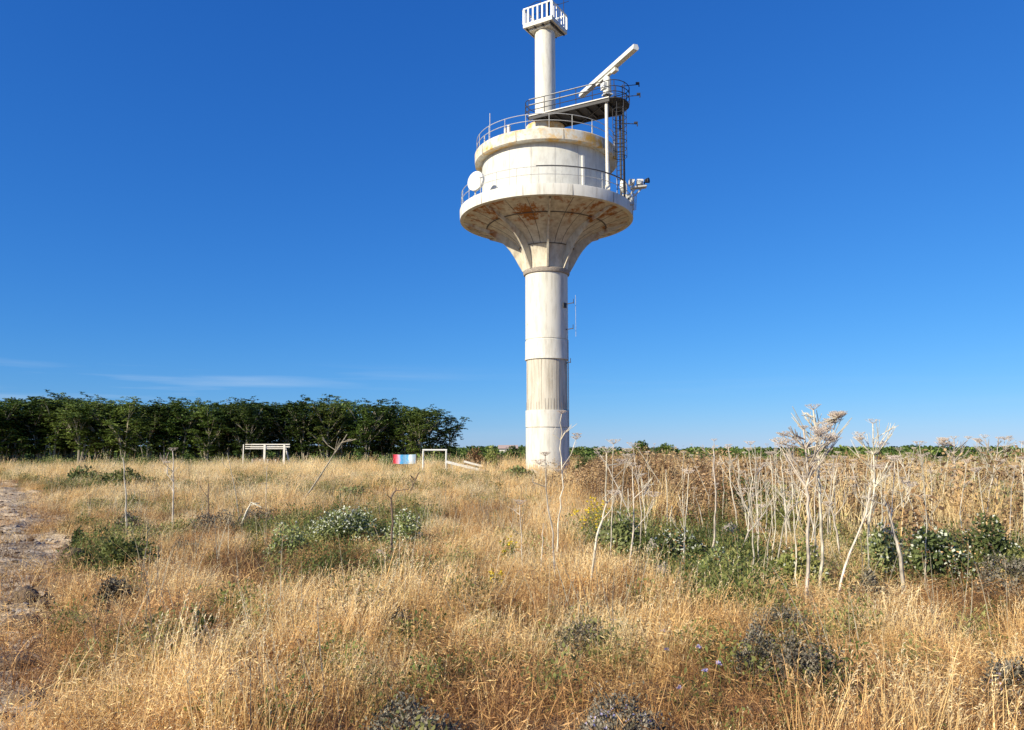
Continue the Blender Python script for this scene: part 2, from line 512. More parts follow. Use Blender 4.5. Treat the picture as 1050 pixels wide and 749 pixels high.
mb = MB()
mb.lathe([(1.44, -.3), (1.44, .25), (1.37, .3), (1.37, 3.08)], 72)
part(mb, 'shaft', M['paint'], label='lowest length of the round shaft, whitest paint')
mb = MB()
mb.lathe([(1.33, 3.08), (1.33, 3.14), (1.385, 3.14), (1.385, 4.20), (1.31, 4.20)], 72)
part(mb, 'shaft_ring', M['paint'])
mb = MB()
mb.lathe([(1.31, 7.44), (1.41, 7.44), (1.41, 7.52), (1.395, 7.6), (1.395, 8.66), (1.34, 8.68), (1.34, 8.74), (1.38, 8.76), (1.38, 13.02)], 72)
part(mb, 'shaft', M['paint'])
mb = MB()
prof = [(1.31, 4.20), (1.315, 5.0), (1.315, 7.44)]
mb.lathe(prof, 72)
for k in range(44):      # board marks running up the bare concrete
    a = 2 * pi * k / 44 + random.uniform(-.02, .02)
    h0 = random.choice([.5, .7, .9, 3.2])
    mb.box((1.308 * cos(a), 1.308 * sin(a), 4.22 + h0 / 2), (.03, .016, h0), a, 1)
part(mb, 'bare_band', [M['weather'], mat('board_marks', (.27, .23, .18), .9)], label='bare weathered concrete band with dark vertical streaks')
mb = MB()
mb.lathe([(1.38, 12.98), (1.48, 13.01), (1.52, 13.12), (1.52, 13.26), (1.42, 13.32)], 72)
part(mb, 'collar', mat('grey_collar', (.33, .29, .25), .9, var=.3))
# flaring bowl
bp = [(1.42, 13.28), (1.46, 13.8), (1.56, 14.3), (1.74, 14.76), (2.05, 15.15), (2.50, 15.50), (3.1, 15.82), (3.8, 16.10), (4.6, 16.36), (5.40, 16.58)]
mb = MB(); mb.lathe(bp, 96)
for z, r in ((14.76, 1.735), (16.12, 3.86)):
    mb.lathe([(r + .005, z - .035), (r + .035, z - .03), (r + .08, z + .0), (r + .02, z + .02)], 96, mi=1)
for k in range(24):       # casting joints running down the flare
    if k % 3 == 0: continue
    a = -pi / 2 + k * pi / 12
    mb.tube([(r * cos(a), r * sin(a), z - .0) for r, z in bp[3:]], .017, 4, mi=1)
part(mb, 'flared_bowl', [M['bowl'], M['seam']], label='flared underside with rust stained concrete')
for k in range(8):
    a = -pi / 2 + k * pi / 4
    vs = []; w = .06
    ca, sa = cos(a), sin(a)
    outer = [(1.56, 13.26), (1.82, 13.72), (2.08, 14.2), (2.36, 14.64), (2.68, 15.02), (3.10, 15.38), (3.65, 15.74), (4.2, 15.99), (4.85, 16.24), (5.40, 16.44)]
    inner = [(r - .08, z + .06) for r, z in bp]
    for (ro, zo), (ri, zi) in zip(outer, inner):
        for rr, zz in ((ro, zo), (ri, zi)):
            for s in (-w, w):
                vs.append((rr * ca - s * sa, rr * sa + s * ca, zz))
    fs = []
    for i in range(len(bp) - 1):
        o = i * 4; p = o + 4
        fs += [(o, o + 1, p + 1, p), (o + 2, p + 2, p + 3, o + 3), (o, p, p + 2, o + 2), (o + 1, o + 3, p + 3, p + 1)]
    fs += [(0, 2, 3, 1)]
    mb = MB(); mb.add(vs, fs); part(mb, 'rib', M['bowl'])
# balcony deck and rim
mb = MB()
mb.lathe([(5.38, 16.58), (5.55, 16.56), (5.66, 16.60), (5.68, 17.22), (5.66, 17.28), (5.48, 17.28), (5.46, 17.12), (4.0, 17.12)], 128)
for k in range(12):
    a = -pi / 2 + (k + .45) * pi / 6
    mb.box((5.675 * cos(a), 5.675 * sin(a), 16.92), (.02, .018, .62), a, 1)
part(mb, 'balcony_rim', [M['paint'], M['seam']])
# cabin drum
mb = MB()
mb.lathe([(4.22, 17.11), (4.22, 20.4)], 128)
mb.lathe([(4.24, 17.12), (4.28, 17.16), (4.28, 17.36), (4.225, 17.4)], 128)
for k in range(18):
    a = -pi / 2 + (k + .25) * 2 * pi / 18
    mb.box((4.222 * cos(a), 4.222 * sin(a), 18.9), (.012, .03, 2.8), a, 1)
part(mb, 'round_cabin', [M['drum'], mat('panel_joint', (.42, .41, .39), .9)])
mb = MB()
mb.box((4.26 * cos(-1.05), 4.26 * sin(-1.05), 18.55), (.09, .16, 2.3), -1.05)
part(mb, 'down_pipe', M['white'])
mb = MB()
mb.lathe([(4.0, 20.38), (4.62, 20.34), (4.70, 20.40), (4.72, 21.02), (4.68, 21.08), (4.45, 21.08), (0.1, 21.2)], 128)
for k in range(10):
    a = -pi / 2 + (k + .3) * pi / 5
    mb.box((4.712 * cos(a), 4.712 * sin(a), 20.7), (.02, .03, .62), a, 1)
part(mb, 'roof_slab', [M['slab'], M['seam']], label='roof slab with yellowish rust stains')


def railing(rad, z0, h, n, a0=0, a1=2 * pi, rails=(1.0, .55), rt=.022, m='galv', gaps=()):
    mb = MB()
    for k in range(n + (0 if abs(a1 - a0 - 2 * pi) < .01 else 1)):
        a = a0 + (a1 - a0) * k / n
        mb.tube([(rad * cos(a), rad * sin(a), z0), (rad * cos(a), rad * sin(a), z0 + h)], .02, 5)
    for f in rails:
        pts = []
        for k in range(97):
            a = a0 + (a1 - a0) * k / 96
            pts.append((rad * cos(a), rad * sin(a), z0 + h * f))
        mb.tube(pts, rt, 5)
    return mb


o = railing(5.58, 17.28, 1.05, 26).build('balcony_railing', M['galv'], tower)
# darker handrail on the camera side
mb = MB()
pts = [(5.58 * cos(a), 5.58 * sin(a), 18.37) for a in np.linspace(-pi / 2 - .15, -pi / 2 + 1.0, 30)]
mb.tube(pts, .035, 6); part(mb, 'handrail', M['steel'], label='darker stretch of handrail')
railing(4.58, 21.08, .95, 20).build('roof_railing', M['galv'], tower)
mb = MB()      # rods and boxes along the roof edge
for a, h, w in ((-2.55, 1.9, .03), (-2.72, .7, .05), (-2.16, .55, .16), (-2.22, .5, .12), (-.9, .7, .06)):
    mb = MB(); mb.box((4.4 * cos(a), 4.4 * sin(a), 21.08 + h / 2), (w, w, h), a)
    part(mb, 'roof_rod' if h > 1 else 'roof_box', M['offwhite'])
# mast
mb = MB(); mb.lathe([(1.34, 21.1), (1.30, 23.05), (.69, 23.12)], 32, (-.02, 0, 0)); part(mb, 'mast_base', M['slab'])
mb = MB(); mb.lathe([(.69, 22.5), (.685, 29.95)], 40, (-.02, 0, 0)); part(mb, 'mast', M['paint'])
# cage on the mast
BR = R(-31)
def q(u, v): return (-.0 + u * cos(BR) - v * sin(BR), u * sin(BR) + v * cos(BR))
HB = 1.10
crow = MB()
c = q(0, 0)
crow.box((c[0], c[1], 29.98), (2 * HB, 2 * HB, .24), BR)
for u in (-.9, -.3, .3, .9):
    a_ = q(u, 0); crow.box((a_[0], a_[1], 29.82), (.07, 2 * HB - .1, .10), BR, 1)
crow.box((c[0], c[1], 29.76), (1.6, 1.6, .12), BR, 0)
cg = part(crow, 'crow_nest_floor', [M['paint'], M['steel']])
mb = MB()
e = HB - .035
for s in (-1, 1):
    for axis_ in (0, 1):
        for z in (30.10, 31.20):
            p = q(0, s * e) if axis_ == 0 else q(s * e, 0)
            sz = (2 * HB, .07, .09) if axis_ == 0 else (.07, 2 * HB - .15, .09)
            mb.box((p[0], p[1], z), sz, BR)
        for k in range(7):
            t = -e + 2 * e * k / 6
            p = q(t, s * e) if axis_ == 0 else q(s * e, t)
            if axis_ == 1 and k in (0, 6): continue
            w = .15 if k in (0, 6) else .11
            mb.box((p[0], p[1], 30.65), (w, .05, 1.02) if axis_ == 0 else (.05, w, 1.02), BR)
part(mb, 'crow_nest_balustrade', M['white'])
mb = MB()
p = q(HB - .05, -HB + .05)
p = q(.75, -.95)
mb.tube([(p[0], p[1], 30.1), (p[0], p[1], 33.0)], .05, 6)
for uu, vv, hh in ((.95, .9, 33.5), (-.9, .95, 33.4)):
    p = q(uu, vv); mb.tube([(p[0], p[1], 30.1), (p[0], p[1], hh)], .022, 5)
    mb.tube([(p[0] - .5, p[1], hh - 1.6), (p[0] + .35, p[1], hh - 1.3)], .018, 5)
c0 = q(0, 0); mb.tube([(c0[0] - 1.6, c0[1], 31.3), (c0[0] - .6, c0[1], 32.0), (c0[0] + .9, c0[1], 31.8)], .02, 5)
part(mb, 'mast_aerial', M['steel'])

# gantry (catwalk platform) beside the mast: local frame along the walk
A = Vector((1.10 - TX, 48.5 - TY, 23.2)); B = Vector((5.95 - TX, 45.75 - TY, 23.2))
ud = (B - A).normalized(); vd = Vector((-ud.y, ud.x, 0)); L = (B - A).length; W = 2.25
ang = math.atan2(ud.y, ud.x)
def g(u, v, z=0): return A + ud * u + vd * v + Vector((0, 0, z))
mb = MB()
mb.box(g(L / 2, W / 2, .0), (L, W, .05), ang)
for v in (.06, W - .06): mb.box(g(L / 2, v, -.13), (L, .09, .20), ang, 0)
for k in range(8): mb.box(g(.3 + k * (L - .6) / 7, W / 2, -.11), (.07, W - .22, .14), ang)
mb.bar(g(.3, .2, -.22), g(L * .5, W - .2, -.22), .06); mb.bar(g(L * .5, W - .2, -.22), g(L - .3, .2, -.22), .06)
part(mb, 'gantry_deck', M['steel'], label='dark steel gantry deck seen from below')
mb = MB(); mb.box(g(L / 2, -.02, .01), (L, .06, .06), ang); part(mb, 'gantry_highlight_beam', M['offwhite'])  # thin edge beam; the deck edge's white highlight is put into its colour
mb = MB()
outl = []
for k in range(9):
    a = pi / 2 + pi * k / 8
    outl.append(g(W / 2 * cos(a) * .55 + .0, W / 2 + W / 2 * sin(a)))
front = [g(u, 0) for u in np.linspace(0, L, 6)]
endc = [g(L + W / 2 * .7 * cos(a), W / 2 + W / 2 * sin(a)) for a in np.linspace(-pi / 2, pi / 2, 9)]
back = [g(u, W) for u in np.linspace(L, 0, 6)]
loop = outl + front[1:] + endc[1:] + back[1:]
for z in (.38, .72, 1.1): mb.tube([p + Vector((0, 0, z)) for p in loop], .026, 5)
for p in outl[::2] + front[1:] + endc[1::2] + back[1:]:
    mb.tube([p, p + Vector((0, 0, 1.1))], .026, 5)
part(mb, 'gantry_railing', M['steel'])
mb = MB()
for a, z in ((front[0], .75), (front[0], 1.12)):
    mb.tube([g(.0, 0, z), g(L * .75, 0, z)], .03, 5)
part(mb, 'gantry_handrail', M['galv'])
mb = MB()       # rounded end grating
vs = [g(L, 0, .01)] + [p + Vector((0, 0, .01)) for p in endc] + [g(L, W, .01)]
mb.add(vs + [v - Vector((0, 0, .06)) for v in vs], [tuple(range(len(vs))), tuple(range(2 * len(vs) - 1, len(vs) - 1, -1))] + [(i, i + len(vs), i + 1 + len(vs), i + 1) for i in range(len(vs) - 1)])
part(mb, 'gantry_end', M['steel'])
mb = MB()
pp = g(L - .28, .25)
mb.tube([(pp.x, pp.y, 17.12), (pp.x, pp.y, 23.1)], .105, 10)
mb.box((pp.x, pp.y, 17.21), (.4, .4, .18)); mb.box((pp.x, pp.y, 17.6), (.26, .26, .3))
part(mb, 'support_post', M['offwhite'])
for (u, v) in ((L + .25, W * .75), (L - .15, W - .1)):
    mb = MB(); pp = g(u, v); mb.tube([(pp.x, pp.y, 17.12), (pp.x, pp.y, 23.1)], .07, 8); part(mb, 'support_post', M['steel'])
mb = MB()
lc = g(L + .35, W * .35)
for s in (-.22, .22):
    mb.tube([(lc.x + s * ud.x, lc.y + s * ud.y, 17.12), (lc.x + s * ud.x, lc.y + s * ud.y, 24.2)], .03, 5)
for k in range(22):
    z = 17.6 + k * .29
    mb.tube([(lc.x - .22 * ud.x, lc.y - .22 * ud.y, z), (lc.x + .22 * ud.x, lc.y + .22 * ud.y, z)], .018, 4)
part(mb, 'ladder', M['steel'])
mb = MB()
for z in np.arange(19.6, 23.1, .5):
    mb.tube([(lc.x + .42 * cos(t), lc.y + .42 * sin(t), z) for t in np.linspace(0, 2 * pi, 15)], .022, 4, cap=False)
for t in np.linspace(0, 2 * pi, 7)[:-1]:
    mb.tube([(lc.x + .42 * cos(t), lc.y + .42 * sin(t), 19.6), (lc.x + .42 * cos(t), lc.y + .42 * sin(t), 23.1)], .018, 4)
part(mb, 'ladder_cage', M['steel'])
mb = MB()
for z, ln in ((24.3, 1.15), (23.6, 1.2), (21.9, 1.0)):
    mb = MB(); s = g(L + .3, W * .5, z - 23.2)
    e2 = s + Vector((ln, -.15, -.12 if z < 23 else .05))
    mb.tube([s, e2], .025, 5); mb.tube([e2 - Vector((0, 0, .14)), e2 + Vector((0, 0, .16))], .035, 5)
    mb.box(e2 + Vector((-.12, 0, .08)), (.16, .1, .12))
    part(mb, 'side_aerial', M['steel'])
# conduit and brackets on the lit shaft's right side
mb = MB()
for z, ln in ((11.0, .55), (9.35, .5), (7.2, .3)):
    a = R(-28); mb = MB()
    mb.bar((1.36 * cos(a), 1.36 * sin(a), z), ((1.36 + ln) * cos(a), (1.36 + ln) * sin(a), z + .06), .05)
    mb.bar(((1.36 + ln) * cos(a), (1.36 + ln) * sin(a), z), ((1.36 + ln) * cos(a), (1.36 + ln) * sin(a), z + .3), .04)
    part(mb, 'bracket', M['steel'])
mb = MB()
mb.box((1.36 * cos(R(-38)), 1.36 * sin(R(-38)), 10.9), (.18, .34, .3), R(-38))
part(mb, 'junction_box', M['steel'])
mb = MB()
a = R(-20)
mb.tube([(1.95 * cos(a), 1.95 * sin(a), z) for z in np.linspace(8.9, 11.6, 8)], .012, 4)
part(mb, 'cable', M['galv'])
mb = MB()
mb.tube([(1.43 * cos(a), 1.43 * sin(a), z) for z in np.linspace(.2, 8.7, 8)], .03, 4)
part(mb, 'cable', M['galv'])

# slotted radar scanner on its pedestal
P0 = Vector((4.62, 49.6, 25.15)); P1 = Vector((7.26, 43.35, 25.15))
bc = (P0 + P1) / 2; bu = (P1 - P0).normalized(); bang = math.atan2(bu.y, bu.x); BL = (P1 - P0).length
rad = empty('radar_scanner', (bc.x, bc.y, 23.2), 'long white bar shaped radar scanner turned on its pedestal above the steel gantry', 'radar')
def rl(u, v, z): return Vector((u * cos(bang) - v * sin(bang), u * sin(bang) + v * cos(bang), z - 23.2))
mb = MB()
# wedge-like section swept along the bar
sec = [(-.20, .0), (-.16, .30), (.10, .32), (.20, .10), (.12, -.04)]
vs = [rl(sx * BL / 2, v, 25.0 + w) for sx in (-1, 1) for v, w in sec]
n5 = len(sec)
mb.add(vs, [tuple(range(n5)), tuple(range(2 * n5 - 1, n5 - 1, -1))] + [(i, (i + 1) % n5 + 0, (i + 1) % n5 + n5, i + n5) for i in range(n5)])
part(mb, 'scanner_bar', M['white'], rad)
mb = MB(); mb.box(rl(.0, .0, 24.93), (BL * .34, .22, .14), bang); mb.box(rl(.95, -.02, 24.82), (.5, .26, .2), bang); mb.box(rl(-1.0, -.02, 24.85), (.4, .24, .16), bang)
part(mb, 'scanner_arm', M['offwhite'], rad)
mb = MB()
mb.tube([(0, 0, .02), (0, 0, .5)], .16, 12); part(mb, 'turntable_stem', M['steel'], rad)
mb = MB(); mb.tube([(0, 0, .45), (0, 0, .62), (0, 0, 1.2), (0, 0, 1.5), (0, 0, 1.72)], [.2, .27, .25, .24, .16], 12)
mb.box(rl(.0, -.18, 24.2), (.42, .36, .42), bang); mb.box((0, 0, .5), (.5, .5, .08), bang)
part(mb, 'gearbox', M['white'], rad)


def dish(name, loc, r, yaw, tilt, label, depth=.18):
    root = empty(name, loc, label, 'dish')
    Rm = Matrix.Rotation(yaw, 3, 'Z') @ Matrix.Rotation(tilt, 3, 'X')
    mb = MB()
    prof = [(0.02, .035), (r * .96, .03), (r, .01), (r, -.16), (r * .96, -.17), (r * .7, -.2), (r * .3, -.3), (.02, -.31)]
    mb.lathe(prof, 32)
    # lathe axis z -> facing -y
    mb.v = [tuple(Rm @ Vector((x, -z, y))) for x, y, z in mb.v]
    mb.f = [tuple(reversed(f)) for f in mb.f]
    part(mb, 'dish_radome', M['white'], root)
    mb = MB()
    mb.tube([(0, .25, -.9), (0, .25, .3)], .05, 8); mb.bar((0, .28, 0), (0, .08, 0), .12); mb.box((0, .25, -.9), (.25, .25, .04))
    part(mb, 'dish_bracket', M['galv'], root)
    return root


# left dish seen face-on at the balcony rail, right one seen nearly edge-on
dish('dish_antenna', (TX - 4.52, TY - 3.35, 18.22), .62, R(-38), R(-3), 'round white dish antenna facing out from the left end of the balcony')
d2 = dish('dish_antenna', (TX + 4.86, TY - 2.35, 18.22), .42, R(62), 0, 'small dark faced drum antenna beside the white support post at the balcony')
d2.children[0].data.materials[0] = M['galv']
# camera / searchlight cluster standing off the right of the balcony
cl = empty('camera_mount', (TX + 5.42, TY - 2.2, 17.3), 'twin camera and lamp housings on an angled bracket off the balcony right side', 'camera')
mb = MB()
mb.bar((-.55, .0, .1), (.2, 0, .85), .12); mb.bar((-.2, 0, .1), (.55, 0, .8), .1); mb.bar((0, 0, -.55), (0, 0, .5), .12); mb.bar((-.35, 0, -.3), (.05, 0, .3), .08)
mb.bar((.15, .1, -.5), (.2, .1, .5), .05); mb.box((-.15, 0, -.1), (.3, .25, .25))
part(mb, 'mount_bracket', M['galv'], cl)
mb = MB(); mb.box((.35, 0, .86), (1.05, .5, .10), Matrix.Rotation(R(-6), 3, 'Y')); part(mb, 'mount_tray', M['galv'], cl)
for x, w in ((-.12, .34), (.42, .42)):
    mb = MB(); mb.box((x, -.1, 1.14), (w, .42, .30)); mb.tube([(x, -.33, 1.14), (x, -.40, 1.14)], .11, 12); mb.box((x, -.1, .96), (.1, .1, .14))
    part(mb, 'camera_housing', M['white'], cl)
mb = MB(); mb.tube([(.78, -.1, 1.22), (1.0, -.25, 1.22)], [.12, .17], 12); mb.tube([(.72, 0, .9), (.75, 0, 1.2)], .04, 6); part(mb, 'lamp_head', M['steel'], cl)
cl.scale = (.95, .95, 1.05)
# equipment boxes behind the right parapet
bx = empty('equipment_cabinet', (TX + 4.95, TY - 1.55, 17.13), 'beige equipment cabinet on the balcony floor beside the camera bracket', 'cabinet')
mb = MB(); mb.box((0, 0, .35), (.8, .5, .7), R(-20)); mb.box((0, 0, .72), (.86, .56, .05), R(-20)); part(mb, 'cabinet_body', M['offwhite'], bx)
mb = MB(); mb.box((.10, -.29, .35), (.3, .03, .5), R(-20)); part(mb, 'cabinet_door', M['steel'], bx)

# ------------------------------------------------------------------ leaves, tufts, plants (array builders)
def leaf_quads(P, D, N, L_, W_):
    """diamond leaves: base P, direction D, normal N; sizes L_, W_ -> verts, faces"""
    D = D / np.linalg.norm(D, axis=1, keepdims=True)
    Sd = np.cross(D, N); Sd /= np.linalg.norm(Sd, axis=1, keepdims=True) + 1e-9
    L_ = np.broadcast_to(np.asarray(L_, float), (len(P),))[:, None]; W_ = np.broadcast_to(np.asarray(W_, float), (len(P),))[:, None]
    U = np.cross(Sd, D)
    v = np.stack([P, P + D * L_ * .45 + Sd * W_ * .5, P + D * L_ - U * L_ * .12, P + D * L_ * .5 - Sd * W_ * .5], 1).reshape(-1, 3)
    f = np.arange(len(P) * 4).reshape(-1, 4)
    return v, f


def rand_dir(n, rng, zmin=-1.0, zmax=1.0):
    z = rng.uniform(zmin, zmax, n); a = rng.uniform(0, 2 * pi, n); r = np.sqrt(np.clip(1 - z * z, 0, 1))
    return np.stack([r * np.cos(a), r * np.sin(a), z], 1)


def blades(n, rng, spread, hmin, hmax, w, lean=(.35, .0), curl=.5, seg=4):
    """curved ribbons -> (v,f)"""
    base = np.stack([rng.normal(0, spread, n), rng.normal(0, spread, n), np.zeros(n)], 1)
    h = rng.uniform(hmin, hmax, n)
    a = rng.uniform(0, 2 * pi, n)
    out_ = rng.uniform(.0, curl, n)
    dx = np.cos(a) * out_ + lean[0] * rng.uniform(.3, 1.3, n); dy = np.sin(a) * out_ + lean[1]
    t = np.linspace(0, 1, seg + 1)
    pts = []
    for k in t:
        pts.append(np.stack([base[:, 0] + dx * h * (k * .35 + k * k * .65), base[:, 1] + dy * h * (k * .35 + k * k * .65),
                             h * (k - .22 * k * k * np.minimum(1, np.hypot(dx, dy)))], 1))
    pts = np.stack(pts, 1)
    fa = rng.uniform(0, pi, n)
    sd_ = np.stack([np.cos(fa), np.sin(fa), np.zeros(n)], 1)[:, None, :]
    ww = (w * (1 - t * .75))[None, :, None] * rng.uniform(.7, 1.3, n)[:, None, None]
    Lf = pts - sd_ * ww / 2; Rt = pts + sd_ * ww / 2
    v = np.stack([Lf, Rt], 2).reshape(-1, 3)
    o = (np.arange(n) * (seg + 1) * 2)[:, None]
    k = (np.arange(seg) * 2)[None, :]
    b = (o + k).ravel()
    f = np.stack([b, b + 1, b + 3, b + 2], 1)
    return v, f, pts[:, -1], pts[:, -1] - pts[:, -2]


def merge(parts_):
    vs = []; fs = []; ms = []; o = 0
    for v, f, m in parts_:
        vs.append(v); fs.append(f + o); ms.append(np.full(len(f), m)); o += len(v)
    return np.concatenate(vs), np.concatenate(fs), np.concatenate(ms)


def grass_tuft(seed, n=34, h=(.28, .58), w=.006, heads=.5, spread=.09, mats=('straw', 'seed')):
    rng = np.random.default_rng(seed)
    v, f, tip, td = blades(n, rng, spread, h[0], h[1], w, lean=(.22, .02), curl=.38)
    v2, f2, _, _ = blades(n // 2, rng, spread * 1.3, h[0] * .35, h[0] * 1.0, w * 1.2, lean=(.15, 0), curl=.9, seg=3)
    k = rng.random(n) < heads
    T, D = tip[k], td[k]
    P = []; DD = []
    D = D / (np.linalg.norm(D, axis=1, keepdims=True) + 1e-9)
    for j in range(6):
        P.append(T - D * (j * .014)); DD.append(D + rand_dir(len(T), rng) * .55 + np.array([.2, 0, -.25]))
    P = np.concatenate(P); DD = np.concatenate(DD)
    v3, f3 = leaf_quads(P, DD, rand_dir(len(P), rng), rng.uniform(.012, .026, len(P)), .0055)
    v, f, m = merge([(v, f, 0), (v2, f2, 0), (v3, f3, 1)])
    return npmesh('grass_clump', v, f, [M[mats[0]], M[mats[1]]], m, link=False)


def dead_tangle(seed, m='brown'):
    rng = np.random.default_rng(seed)
    v, f, tip, td = blades(34, rng, .13, .08, .32, .005, lean=(.15, 0), curl=1.6, seg=4)
    n = 110
    P = np.stack([rng.normal(0, .14, n), rng.normal(0, .14, n), rng.uniform(.01, .20, n)], 1)
    v2, f2 = leaf_quads(P, rand_dir(n, rng, -.3, .7), rand_dir(n, rng), rng.uniform(.02, .065, n), rng.uniform(.003, .0065, n))
    v, f, m_ = merge([(v, f, 0), (v2, f2, 0)])
    return npmesh('dead_clump', v, f, [M[m]], m_, link=False)


def weed(seed, h=.3, r=.16, n=230, m1='green', leaf=(.02, .048)):
    rng = np.random.default_rng(seed)
    d = rand_dir(n, rng, .05, 1)
    P = d * rng.uniform(.15, 1, n)[:, None] ** .6 * np.array([r, r, h])
    v, f = leaf_quads(P, d * .8 + rand_dir(n, rng), rand_dir(n, rng) * .6 + np.array([0, 0, 1.]), rng.uniform(*leaf, n), rng.uniform(.008, .02, n))
    v2, f2, _, _ = blades(18, rng, r * .4, h * .4, h * .95, .007, lean=(0, 0), curl=.6, seg=3)
    v, f, m = merge([(v, f, 0), (v2, f2, 0)])
    return npmesh('weed_clump', v, f, [M[m1]], m, link=False)


def dock(seed, h=1.3):
    """dead dock/thistle: upright stems with crinkled brown leaves"""
    rng = np.random.default_rng(seed)
    prt = []
    ns = 7
    v, f, tip, td = blades(ns, rng, .16, h * .7, h, .016, lean=(.05, 0), curl=.28, seg=4); prt.append((v, f, 1))
    P = []
    for i in range(ns):
        b = v.reshape(ns, 5, 2, 3)[i].mean(1)
        for k in range(42):
            t = rng.uniform(.12, 1) * 4; a_ = int(min(t, 3.999)); fr = t - a_
            P.append(b[a_] * (1 - fr) + b[a_ + 1] * fr + rng.normal(0, .07, 3))
    P = np.array(P)
    v2, f2 = leaf_quads(P, rand_dir(len(P), rng, -.8, .6), rand_dir(len(P), rng), rng.uniform(.04, .12, len(P)), rng.uniform(.02, .055, len(P)))
    prt.append((v2, f2, 0))
    v, f, m = merge(prt)
    return npmesh('dock_clump', v, f, [M['dock'], M['straw']], m, link=False)


def shrub_src(seed, h=1.0, r=.8, n=900, m1='bushgreen', leaf=(.05, .11), name='shrub_clump'):
    rng = np.random.default_rng(seed)
    nb = 9
    cs = rand_dir(nb, rng, 0, 1) * np.array([r * .6, r * .6, h * .62]) * rng.uniform(.5, 1, nb)[:, None]
    w = rng.integers(0, nb, n)
    d = rand_dir(n, rng, -.4, 1)
    P = cs[w] + d * (rng.uniform(.2, 1, n) ** .4)[:, None] * np.array([r, r, h]) * .42
    P[:, 2] = np.abs(P[:, 2])
    v, f = leaf_quads(P, d + rand_dir(n, rng) * .8, d + rand_dir(n, rng) * .5 + np.array([0, 0, .3]), rng.uniform(*leaf, n), rng.uniform(leaf[0] * .6, leaf[1] * .6, n))
    return npmesh(name, v, f, [M[m1]], None, link=False)


def scatter(name, srcs, pts, yaw, scale, idx, zoff=0.0, tilt=.17):
    """one 'stuff' object: clumps instanced on its vertices by geometry nodes"""
    n = len(pts)
    me = bpy.data.meshes.new(name)
    z = H(pts[:, 0], pts[:, 1]) + zoff
    me.vertices.add(n); me.vertices.foreach_set('co', np.column_stack([pts, z]).astype(np.float32).ravel())
    at = me.attributes.new('rot', 'FLOAT_VECTOR', 'POINT')
    at.data.foreach_set('vector', np.column_stack([RNG.normal(0, tilt, n), RNG.normal(0, tilt, n), yaw]).astype(np.float32).ravel())
    at = me.attributes.new('siz', 'FLOAT_VECTOR', 'POINT')
    at.data.foreach_set('vector', np.asarray(scale, np.float32).ravel() if np.ndim(scale) == 2 else np.repeat(np.asarray(scale, np.float32)[:, None], 3, 1).ravel())
    at = me.attributes.new('pick', 'INT', 'POINT')
    at.data.foreach_set('value', np.asarray(idx, np.int32))
    me.update()
    o = bpy.data.objects.new(name, me); COL.objects.link(o)
    lib = bpy.data.collections.new(name + '_clumps')
    for s in srcs: lib.objects.link(s)
    ng = bpy.data.node_groups.new(name + '_scatter', 'GeometryNodeTree')
    ng.interface.new_socket('Geometry', in_out='INPUT', socket_type='NodeSocketGeometry')
    ng.interface.new_socket('Geometry', in_out='OUTPUT', socket_type='NodeSocketGeometry')
    N, Lk = ng.nodes, ng.links
    gi = N.new('NodeGroupInput'); go = N.new('NodeGroupOutput')
    ip = N.new('GeometryNodeInstanceOnPoints'); ci = N.new('GeometryNodeCollectionInfo')
    ci.inputs['Collection'].default_value = lib
    ci.inputs['Separate Children'].default_value = True; ci.inputs['Reset Children'].default_value = True
    Lk.new(gi.outputs[0], ip.inputs['Points']); Lk.new(ci.outputs[0], ip.inputs['Instance'])
    ip.inputs['Pick Instance'].default_value = True
    for nm, ty, sock in (('pick', 'INT', 'Instance Index'), ('siz', 'FLOAT_VECTOR', 'Scale')):
        a_ = N.new('GeometryNodeInputNamedAttribute'); a_.data_type = ty; a_.inputs['Name'].default_value = nm
        Lk.new(a_.outputs[0], ip.inputs[sock])
    a_ = N.new('GeometryNodeInputNamedAttribute'); a_.data_type = 'FLOAT_VECTOR'; a_.inputs['Name'].default_value = 'rot'
    er = N.new('FunctionNodeEulerToRotation'); Lk.new(a_.outputs[0], er.inputs[0]); Lk.new(er.outputs[0], ip.inputs['Rotation'])
    Lk.new(ip.outputs[0], go.inputs[0])
    md = o.modifiers.new('scatter', 'NODES'); md.node_group = ng
    return o


def wedge(n_per_m2, d0, d1, half=41):
    """random ground points between two distances in the field"""
    area = pi * (d1 * d1 - d0 * d0) * (2 * half / 360)
    n = int(area * n_per_m2)
    r = np.sqrt(RNG.uniform(d0 * d0, d1 * d1, n)); a = R(90) + np.radians(RNG.uniform(-half, half, n))
    return np.stack([r * np.cos(a), r * np.sin(a)], 1)


# field zones, ellipses on the ground (cx, cy, rx, ry)
def ell(px0, px1, py0, py1):
    xa, ya = gp((px0 + px1) / 2, py1, .15); xb, yb = gp((px0 + px1) / 2, py0, .15)
    cy = (ya + yb) / 2; cx = (px0 + px1) / 2
    cx = (cx - 525) / FPX * cy; rx = (px1 - px0) / 2 / FPX * cy
    return cx, cy, rx, (yb - ya) / 2


def inz(p, z, s=1.0):
    x, y = p[:, 0], p[:, 1]
    q_ = np.hypot((x - z[0]) / (z[2] * s), (y - z[1]) / (z[3] * s)) + (fbm(x * .8, y * .8, 40) - .5) * .8
    return q_ < 1


GREEN_Z = [ell(270, 450, 520, 562), ell(590, 770, 528, 600), ell(770, 1075, 520, 605), ell(60, 170, 540, 580), ell(690, 780, 590, 640)]
DOCK_Z = [ell(585, 820, 486, 545)]
MIX_Z = [ell(800, 1120, 474, 540)]


def inany(p, zs, s=1.0):
    m = np.zeros(len(p), bool)
    for z in zs: m |= inz(p, z, s)
    return m


